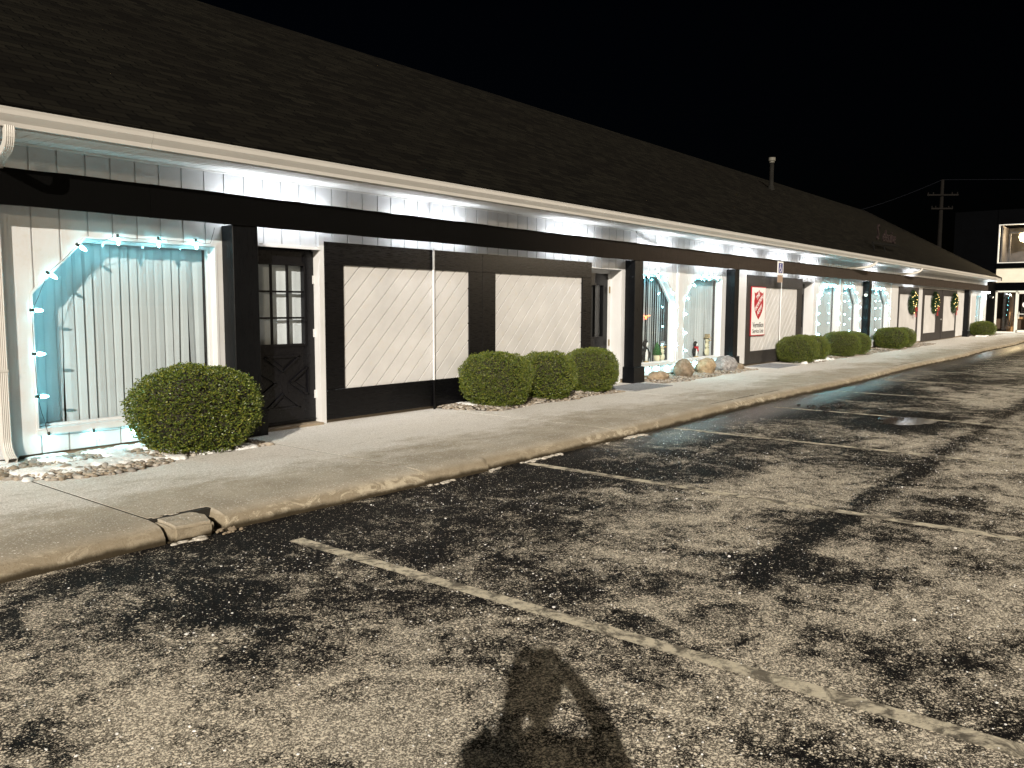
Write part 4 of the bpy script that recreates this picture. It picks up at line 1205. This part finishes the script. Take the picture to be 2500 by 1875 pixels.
# ================================================================== WREATHS
def wreath_parts(root, seed):
    rnd = random.Random(seed); g = MB(); R, r = .245, .135
    for i in range(4200):
        a = rnd.uniform(0, 2 * PI); b = rnd.uniform(0, 2 * PI); rr = r * rnd.uniform(.35, 1.05)
        c = Vector((math.cos(a) * (R + rr * math.cos(b)), -abs(rr * math.sin(b)) * 1.0 - .012, math.sin(a) * (R + rr * math.cos(b))))
        d = Vector((math.cos(a) * math.cos(b) - math.sin(a) * .8, -abs(math.sin(b)) - .15, math.sin(a) * math.cos(b) + math.cos(a) * .8)) + Vector((rnd.gauss(0, .4), rnd.gauss(0, .25), rnd.gauss(0, .4)))
        d.normalize(); s = d.cross(Vector((rnd.gauss(0, 1), rnd.gauss(0, 1), rnd.gauss(0, 1)))).normalized() * .008
        L = rnd.uniform(.035, .075)
        g.quad(c - s, c + s, c + d * L + s * .3, c + d * L - s * .3)
    obj('foliage', g, M['wreathleaf'], root, local=True)
    g = MB()
    for i in range(15):
        a = 2 * PI * i / 15 + rnd.uniform(-.1, .1); q = R + rnd.uniform(-.1, .1)
        g.ellipsoid((math.cos(a) * q, -.145 - rnd.uniform(0, .02), math.sin(a) * q), (.011, .011, .011), 6, 4)
    obj('light_bulbs', g, M['warmbulb'], root, local=True)
    g = MB(); bx, bz = .16, -.24
    for s in (-1, 1):
        pts = [(bx, -.13, bz), (bx + s * .07, -.17, bz + .06), (bx + s * .14, -.15, bz + .03), (bx + s * .13, -.15, bz - .04), (bx + s * .06, -.16, bz - .03), (bx, -.13, bz)]
        for p, q in zip(pts[:-1], pts[1:]): g.bar(p, q, .055, .008, (0, 1, .2))
        g.bar((bx, -.13, bz), (bx + s * .07, -.14, bz - .24), .05, .006, (0, 1, 0))
    g.ellipsoid((bx, -.15, bz), (.03, .025, .03), 8, 6)
    obj('bow', g, M['red'], root, local=True)
for i, (px, py, lab) in enumerate(((T2(305, 265)[0], T2(0, 265)[1], 'wreath with red bow under the bright lamp, nearest of three'), (T2(683, 265)[0], T2(0, 265)[1], 'middle wreath with hanging red bow on a grey door'), (T2(1010, 275)[0], T2(0, 275)[1], 'farthest wreath, dark with warm lights bunched at its foot'))):
    q = on_wall(px, py, YW - .02)
    root = thing('wreath', lab, 'wreath', q, 'lit wreaths on the plank doors')
    root.scale = (1.45, 1, 1.2); wreath_parts(root, 30 + i)

# ================================================================== WINDOW FIGURES
YF = YW + .13 + .045
def figure(name, label, x, parts):
    root = thing(name, label, 'figurine', (x, YF, .45))
    for nm, mb, mat in parts: obj(nm, mb, mat, root, smooth=True, local=True)
    return root
gold = NT('ochre_felt').set((.45, .28, .05), .8); cream = NT('cream_felt').set((.62, .58, .42), .9); blackfelt = NT('black_felt').set((.01, .01, .012), .8); green = NT('green_felt').set((.03, .10, .03), .8); greyfelt = NT('grey_felt').set((.2, .21, .22), .9)
def penguin(label, px, redscarf=False, s=1.):
    x = on_wall(px, 850, YF).x; b = MB(); b.ellipsoid((0, 0, .17 * s), (.1 * s, .04, .17 * s), 14, 10); b.ellipsoid((.01, 0, .39 * s), (.085 * s, .04, .085 * s), 12, 8)
    b.tube([(.08 * s, 0, .28 * s), (.15 * s, -.01, .2 * s), (.16 * s, -.01, .08 * s)], [.025, .022, .01]); b.tube([(-.08 * s, 0, .28 * s), (-.13 * s, -.01, .2 * s), (-.12 * s, -.01, .1 * s)], [.025, .022, .01])
    w_ = MB(); w_.ellipsoid((.015, -.022, .15 * s), (.065 * s, .03, .13 * s), 12, 8); w_.ellipsoid((.03 * s, -.03, .37 * s), (.045 * s, .02, .05 * s), 10, 6)
    y = MB(); y.lathe([(.02, 0), (.012, .04), (.002, .07)], 8, (.07 * s, -.01, .38 * s), (1, -.1, -.1)); y.ellipsoid((-.03, -.03, .012), (.04, .04, .014), 8, 6); y.ellipsoid((.05, -.03, .012), (.04, .04, .014), 8, 6)
    ps = [('body', b, blackfelt), ('belly', w_, M['signwhite']), ('beak_and_feet', y, gold)]
    if redscarf:
        r = MB(); r.tube([(-.08, -.03, .3 * s), (0, -.05, .285 * s), (.08, -.03, .3 * s)], .022); r.tube([(.02, -.05, .28 * s), (.03, -.06, .18 * s)], .02); ps.append(('scarf', r, M['red']))
    return figure('penguin_figure', label, x, ps)
def snowman(label, px, s=1.):
    x = on_wall(px, 850, YF).x; b = MB(); b.ellipsoid((0, 0, .1 * s), (.11 * s, .045, .1 * s), 12, 8); b.ellipsoid((0, 0, .25 * s), (.085 * s, .04, .08 * s), 12, 8); b.ellipsoid((0, 0, .37 * s), (.07 * s, .038, .065 * s), 12, 8)
    h = MB(); h.lathe([(.11 * s, 0), (.11 * s, .012), (.065 * s, .014), (.06 * s, .09 * s)], 12, (0, 0, .42 * s)); n = MB(); n.lathe([(.012, 0), (.002, .05)], 8, (.02, -.04, .37 * s), (.3, -1, 0))
    e = MB()
    for q in (-.02, .03): e.ellipsoid((q, -.04, .39 * s), (.008, .008, .008), 6, 4)
    for z in (.2, .25, .3): e.ellipsoid((0, -.045, z * s), (.009, .008, .009), 6, 4)
    return figure('snowman_figure', label, x, [('body', b, cream), ('hat', h, NT('straw').set((.25, .2, .12), .9) if s > .95 else greyfelt), ('nose', n, gold), ('buttons', e, blackfelt)])
penguin('black penguin figure behind the glass beside the second post', 1575)
penguin('penguin figure with red scarf in the window left of the third post', 1697, True, .78)
snowman('cream snowman figure in a straw hat at the right of its window', 1726)
snowman('small snowman figure in a grey hat beside the potted tree', 1617, .8)
x = on_wall(1604, 850, YF).x; a = MB(); a.lathe([(.11, 0), (.08, .08), (.09, .085), (.05, .17), (.055, .175), (.005, .27)], 12, (0, 0, .14)); b = MB(); b.lathe([(.06, 0), (.075, .13), (.07, .14)], 12)
figure('potted_tree', 'little green felt tree in a pot behind the glass', x, [('tree', a, green), ('pot', b, cream)])
q = on_wall(1577, 773, YW + .2)
root = thing('orange_reflection', 'small orange reflection in the window by the second post, built as a glowing squiggle', 'sign', q)
g = MB(); g.tube([(-.09, 0, .01), (-.04, 0, .012), (0, 0, 0), (.05, 0, .014), (.1, 0, .012), (.16, 0, .02)], .008, 6); g.tube([(-.02, 0, 0), (.0, 0, -.05), (.03, 0, -.01)], .009, 6); obj('tube', g, M['orange_glint'], root, local=True)  # glowing squiggle added to stand for an orange reflection in the glass

# ================================================================== SMALL FLOOD LAMPS ON THE PILLARS
def flood(x, y, z, label, d=(-1, -.2, -.4)):
    t = thing('flood_lamp', label, 'lamp', (x, y, z)); d = Vector(d).normalized()
    g = MB(); g.box(x - .012, x, y - .09, y + .02, z - .06, z + .06); g.tube([(x - .01, y - .03, z), Vector((x - .02, y - .03, z)) + d * .08], .02, 8); obj('bracket', g, M['blackplain'], t)
    p = Vector((x - .02, y - .03, z)) + d * .07; g = MB(); g.lathe([(.03, 0), (.06, .05), (.065, .11)], 12, p, d); obj('housing', g, M['blackplain'], t)
    g = MB(); g.lathe([(.056, .111), (.05, .118)], 12, p, d); obj('lens', g, M['white'], t)
flood(28.94, 8.06, 2.05, 'small black flood lamp on the side of the fourth post')

# ================================================================== WING BUILDING ACROSS THE END
XG = 55.3
wing = thing('corner_store', 'tall corner store with glass doors and a lit display window above', 'building', (XG + 3, 4, 0))
g = MB(); g.box(XG + .05, XG + 14, -6, 8.9, 3.03, 3.85); obj('wall', g, painted('cream_stucco', (.62, .58, .50), .8, .08, .3, (5, 5, 5)), wing)
dk = painted('dark_blue_grey_cladding', (.0008, .001, .0014), .7, .2, .2, spec=.02)
g = MB()
g.box(XG - .02, XG + 14, -6, 8.25, 2.56, 3.03); g.box(XG - .02, XG + 14, -6, 8.25, 3.851, 4.14)
g.box(XG + .02, XG + 14, 8.20, 10.5, 3.04, 7.2); g.box(XG - .02, XG + 14, -6, 8.25, 6.36, 7.2)
g.box(52.6, XG + .3, 8.17, 8.6, .1, 3.0); g.box(XG - .02, XG + .3, 8.19, 8.6, .1, 2.559)
g.box(52.4, XG, 8.4, 9.5, 3.0, 3.4)
obj('cladding', g, dk, wing)
# display window above
g = MB()
for y0, y1, z0, z1 in ((8.12, 8.18, 4.141, 6.359), (4.0, 4.12, 4.141, 6.359), (4.12, 8.12, 4.141, 4.19), (4.12, 8.12, 6.31, 6.359)): g.box(XG - .05, XG + .12, y0, y1, z0, z1)
win = obj('window', g, M['trim'], wing)
g = MB(); g.quad((XG + .03, 4.12, 4.19), (XG + .03, 4.12, 6.31), (XG + .03, 8.12, 6.31), (XG + .03, 8.12, 4.19)); obj('pane', g, M['glass'], win)
g = MB(); g.box(XG + 2.2, XG + 2.25, -6, 8.6, 4.2, 6.3); g.box(XG + .13, XG + 2.2, 8.0, 8.05, 4.2, 6.3); g.box(XG + .13, XG + 2.2, -6, 8.6, 4.15, 4.2); g.box(XG + .4, XG + .5, 7.62, 7.70, 4.2, 5.9); g.box(XG + .4, XG + .5, 4.2, 7.70, 5.86, 5.95)
obj('display_room', g, painted('grey_room_paint', (.055, .05, .056), .7, .3, .1), wing)
g = MB(); g.lathe([(.08, -.34), (.3, -.24), (.38, 0), (.3, .24), (.08, .34)], 16, (XG + 1.2, 6.95, 5.7)); obj('display_lamp', g, emit('warm_globe', (1.0, .72, .34), 9), wing)
lo = light('display_lamp_light', 'POINT', (0, 0, 0), 330, (1.0, .74, .42), shadow_soft_size=.17); lo.parent = wing; lo.location = Vector((XG + .75, 6.95, 5.7)) - wing.location
# glass front
alu = painted('white_aluminium_frame', (.66, .66, .62), .4, .05, .02)
g = MB()
for y, wd in ((8.11, .10), (7.10, .09), (6.0, .09), (5.0, .09)): g.box(XG - .02, XG + .06, y - wd / 2, y + wd / 2, .14, 2.55)
g.box(XG - .02, XG + .06, 5.0, 8.15, 2.47, 2.555); g.box(XG - .02, XG + .06, 7.15, 8.06, .14, .2); g.box(XG - .3, XG + .06, 4.5, 8.3, .1, .14)
sf = obj('storefront_frame', g, alu, wing)
g = MB(); g.quad((XG + .03, 7.14, .2), (XG + .03, 7.14, 2.47), (XG + .03, 8.06, 2.47), (XG + .03, 8.06, .2)); obj('pane', g, M['glass'], sf)
for ya, yb in ((6.05, 7.05), (5.05, 5.95)):
    g = MB()
    for a, b, z0, z1 in ((ya, ya + .06, .16, 2.46), (yb - .06, yb, .16, 2.46), (ya, yb, .16, .3), (ya, yb, 2.38, 2.46)): g.box(XG - .01, XG + .04, a, b, z0, z1)
    d = obj('door', g, alu, wing)
    g = MB(); g.quad((XG + .02, ya + .06, .3), (XG + .02, ya + .06, 2.38), (XG + .02, yb - .06, 2.38), (XG + .02, yb - .06, .3)); obj('pane', g, M['glass'], d)
    g = MB(); g.tube([(XG - .06, yb - .12, .95), (XG - .06, yb - .12, 1.35)], .018, 8); g.tube([(XG - .05, ya + .06, 1.22), (XG - .05, yb - .06, 1.22)], .022, 8); obj('handle', g, alu, d)
# inside
wood = painted('orange_wood', (.42, .22, .09), .5, .2, .2)
g = MB(); g.box(XG + 2.0, XG + 2.15, 7.5, 7.7, .1, 2.9); g.box(XG + 2.6, XG + 2.7, 3, 7.5, .9, 1.05); obj('inner_post', g, wood, wing)
g = MB(); g.box(XG + 2.71, XG + 2.8, 3, 8.6, .3, .9); g.box(XG + 5, XG + 5.1, -6, 9, .1, 3); g.box(XG + .1, XG + 5, 8.5, 8.6, .1, 3); obj('inner_wall', g, painted('brown_inner_wall', (.10, .06, .04), .8, .3, .2), wing)
g = MB(); g.box(XG + .1, XG + 5, -6, 8.5, .06, .11); obj('floor', g, M['plainconcrete'], wing)
lo = light('store_light', 'AREA', (0, 0, 0), 42, (1.0, .78, .5), size=1.2); lo.parent = wing; lo.location = Vector((XG + 1.3, 6.6, 2.9)) - wing.location
g = MB(); g.box(XG + .9, XG + 1.7, 6.0, 7.2, 2.93, 2.96); obj('ceiling_panel', g, emit('store_ceiling_panel', (1.0, .82, .58), 3), wing)
root = thing('planter', 'wood crate planter with a twiggy plant inside the store window', 'planter', (XG + .7, 7.45, .11))
g = MB(); g.lathe([(.16, 0), (.19, .36), (.17, .37)], 14); obj('pot', g, wood, root, local=True)
g = MB(); rnd = random.Random(6)
for i in range(40):
    a = rnd.uniform(0, 6.3); e = (.35 * math.cos(a) * rnd.random(), .35 * math.sin(a) * rnd.random() + .15, .4 + rnd.uniform(.1, .75)); g.tube([(0, 0, .36), (e[0] * .4, e[1] * .4, e[2] * .7), e], [.008, .006, .003], 5)
    g.ellipsoid(e, (.03, .03, .02), 6, 4)
obj('branches', g, M['twig'], root, local=True)
flood(XG - 2.0, 8.16, 2.2, 'flood lamp with a white lens on the corner pillar', (-.4, -1, -.3))
t = thing('wall_lamp', 'bright wall lamp over the far window by the corner pillar', 'lamp', (52.0, 8.14, 2.42), 'lamps along the walkway wall')
g = MB(); g.box(51.9, 52.1, 8.1, 8.158, 2.36, 2.48); obj('bracket', g, M['white'], t)
g = MB(); g.box(51.8, 52.2, 7.98, 8.099, 2.38, 2.44); obj('bulb', g, M['lens'], t)
o = light('wall_lamp_light', 'POINT', (0, 0, 0), 9, (.82, .97, 1.0), shadow_soft_size=.06); o.parent = t; o.location = (-.1, -.25, -.06)
root = thing('ornament', 'round white ornament hung on the store door', 'ornament', (XG - .05, 6.62, 1.75))
g = MB(); g.lathe([(.02, 0), (.16, .02), (.17, .05), (.05, .07)], 16, (0, 0, 0), (-1, 0, 0)); obj('disc', g, M['signwhite'], root, local=True)

# ================================================================== UTILITY POLE AND WIRES
D = 68 / FP; b = ray(2293, 594) * D; top = ray(2304, 441) * D
bx, by = b.x, b.y
pole = thing('utility_pole', 'wooden utility pole with two crossarms behind the roof', 'utility pole', (bx, by, 0))
pm = painted('grey_pole_timber', (.008, .0072, .0065), .9, .2, .3, (8, 8, .5), spec=.05)
zt_ = top.z + CH
g = MB(); g.tube([(0, 0, 0), (0, 0, zt_ * .55), (0, 0, zt_)], [.21, .18, .13], 12); obj('post', g, pm, pole, local=True)
dirv = Vector((.55, -.83, 0)).normalized()
for z, L in ((zt_ - 1.25, 2.45), (zt_ - 2.35, 1.7)):
    g = MB(); c = Vector((-.15, -.1, z)); g.bar(c - dirv * L / 2, c + dirv * L / 2, .1, .12); a = obj('crossarm', g, pm, pole, local=True)
    g = MB()
    for k in (-.47, -.3, .3, .47):
        q = c + dirv * L * k; g.lathe([(.03, 0), (.06, .04), (.04, .08), (.05, .12), (.02, .16)], 8, q + Vector((0, 0, .06)))
    obj('insulator', g, pm, a, local=True)
wr = NT('weathered_wire').set((.006, .0065, .009), .8, spec=.05)
g = MB(); a = Vector((bx, by, zt_)); e1 = ray(1800, 540) * (62 / FP) + Vector((0, 0, CH)); e2 = Vector((bx + 12, by - 45, zt_ + 1))
for e in (e1, e2):
    g.tube([a.lerp(e, i / 16) - Vector((0, 0, 1.1 * math.sin(PI * i / 16))) for i in range(17)], .018, 5)
tag(obj('power_line', g, wr), 'thin power line sagging from the top of the utility pole', 'wire')

# ================================================================== CAR PARK LAMPS (behind the photographer and far right)
def lot_lamp(label, x, y, h, target, energy, spot, color=(1.0, .8, .55), size=.25):
    t = thing('parking_lot_lamp', label, 'street lamp', (x, y, 0), 'lamps on poles in the car park')
    g = MB(); g.tube([(0, 0, .6), (0, 0, h)], [.09, .06], 12); obj('pole', g, M['galv'], t, local=True)
    g = MB(); g.lathe([(.3, 0), (.3, .6), (.26, .62)], 16); obj('footing', g, M['plainconcrete'], t, local=True)
    d = (Vector(target) - Vector((x, y, h))); dh = Vector((d.x, d.y, 0)).normalized()
    g = MB(); g.bar(dh * .05 + Vector((0, 0, h - .05)), dh * .5 + Vector((0, 0, h - .02)), .06, .06); g.bar(dh * .45 + Vector((0, 0, h)), dh * 1.05 + Vector((0, 0, h)), .34, .16); hd = obj('lamp_head', g, M['blackplain'], t, local=True)
    g = MB(); g.bar(dh * .5 + Vector((0, 0, h - .087)), dh * 1.0 + Vector((0, 0, h - .087)), .28, .01); obj('lens', g, emit('sodium_lens', color, 20), hd, local=True)
    l = light('parking_lot_light', 'SPOT', (0, 0, 0), energy, color, shadow_soft_size=size, spot_size=math.radians(spot), spot_blend=.6)
    l.parent = t; l.location = dh * .75 + Vector((0, 0, h - .25)); l.rotation_euler = (Vector(target) - (t.location + l.location)).to_track_quat('-Z', 'Y').to_euler()
lot_lamp('lamp pole behind the photographer', -14.1, -14.1, 8.9, (8, 4, 0), 2400, 130)
lot_lamp('lamp pole in the far right of the car park', 44, -16, 8.5, (34, 6, 1), 6000, 140)

# ================================================================== PHOTOGRAPHER (behind the lens; casts the shadow in the foreground)
def person():
    fw = Vector((.786, .618, 0)).normalized(); rt = Vector((fw.y, -fw.x, 0))
    c = -fw * .40                                     # standing point
    root = thing('person', 'person in a dark winter coat holding a phone up to take the picture', 'person', (c.x, c.y, 0))
    L = lambda f, r, z: fw * f + rt * r + Vector((0, 0, z * (.955 if f < .2 else .975)))
    def skin(name, verts, edges, mat, parent, sub=2, rootv=0):
        me = bpy.data.meshes.new(name); me.from_pydata([v[0] for v in verts], edges, [])
        o = bpy.data.objects.new(name, me); col.objects.link(o); o.parent = parent
        m = o.modifiers.new('skin', 'SKIN'); m.use_smooth_shade = True
        for i, v in enumerate(verts):
            r = v[1] if isinstance(v[1], tuple) else (v[1], v[1])
            me.skin_vertices[0].data[i].radius = r
        me.skin_vertices[0].data[rootv].use_root = True
        o.modifiers.new('subsurf', 'SUBSURF').levels = sub; o.modifiers['subsurf'].render_levels = sub
        me.materials.append(mat); return o
    coat = painted('navy_coat_cloth', (.02, .022, .03), .9, .2, .3, (9, 9, 9))
    V = [(L(0, 0, .95), (.17, .13)), (L(-.02, 0, 1.15), (.20, .15)), (L(-.02, 0, 1.33), (.215, .14)), (L(0, 0, 1.45), .075), (L(.01, 0, 1.50), .06)]
    E_ = [(0, 1), (1, 2), (2, 3), (3, 4)]
    for s in (-1, 1):
        b = len(V)
        el = .31 if s > 0 else .17
        V += [(L(-.01, s * .2, 1.37), .095), (L(.12, s * el, 1.20), .064), (L(.24, s * (el - .07), 1.38), .052), (L(.345, s * .092, 1.565), .038)]
        E_ += [(2, b), (b, b + 1), (b + 1, b + 2), (b + 2, b + 3)]
        k = len(V)
        V += [(L(0, s * .1, .85), .105), (L(.02, s * .11, .48), .07), (L(-.01, s * .12, .1), .055), (L(.13, s * .13, .045), .045)]
        E_ += [(0, k), (k, k + 1), (k + 1, k + 2), (k + 2, k + 3)]
    skin('body', V, E_, coat, root)
    sk = NT('skin_tone').set((.45, .27, .19), .5)
    g = MB(); g.ellipsoid(L(.03, 0, 1.60), (.078, .078, .112), 16, 12)
    g.ellipsoid(L(.045, 0, 1.555), (.06, .06, .07), 12, 8); g.lathe([(.018, 0), (.012, .02), (.004, .026)], 8, L(.105, 0, 1.585), fw)
    for s in (-1, 1): g.ellipsoid(L(.02, s * .08, 1.59), (.018, .018, .03), 8, 6)
    g.ellipsoid(L(.095, 0, 1.54), (.022, .022, .007), 8, 5)
    obj('head', g, sk, root, local=True, smooth=True)
    g = MB()
    for s in (-1, 1): g.ellipsoid(L(.098, s * .03, 1.612), (.011, .011, .009), 8, 6)
    obj('eyes', g, M['signwhite'], root, local=True)
    g = MB(); g.ellipsoid(L(.015, 0, 1.655), (.088, .088, .07), 14, 10); g.tube([L(.02, 0, 1.635) + (fw * math.cos(a) + rt * math.sin(a)) * .086 for a in [i * PI / 10 for i in range(21)]], .016, 8); obj('knit_hat', g, painted('dark_wool', (.03, .03, .03), .95, .2, .3), root, local=True, smooth=True)
    for s in (-1, 1):
        hv = [(L(.335, s * .10, 1.53), (.036, .02)), (L(.355, s * .088, 1.57), (.038, .018))]; he = [(0, 1)]
        for q, (dz, ln) in enumerate(((.03, .8), (.012, .95), (-.006, 1.), (-.022, .85))):
            b = len(hv); z0 = 1.575 + dz
            hv += [(L(.368, s * (.086 - .012), z0), .0095), (L(.392, s * .070, z0 + .004), .0088), (L(.392 - .004, s * (.070 - .022 * ln), z0 + .002), .008)]
            he += [(1, b), (b, b + 1), (b + 1, b + 2)]
        b = len(hv); hv += [(L(.345, s * .075, 1.56), .011), (L(.352, s * .055, 1.565), .0095), (L(.356, s * .038, 1.572), .008)]; he += [(0, b), (b, b + 1), (b + 1, b + 2)]
        skin('hand', hv, he, sk, root, 1)
    ph = thing('phone', 'slim black phone held up in both hands', 'phone', c + L(.37, 0, 1.58))
    g = MB(); g.bar(-rt * .08, rt * .08, .009, .075, (0, 0, 1)); o = obj('case', g, M['blackplain'], ph, local=True)
    bv = o.modifiers.new('bevel', 'BEVEL'); bv.width = .003; bv.segments = 2
    g = MB(); g.lathe([(.006, 0), (.006, .002)], 10, rt * .0 + fw * .005 + Vector((0, 0, .02)), fw); obj('lens', g, M['galv'], ph, local=True)
person()
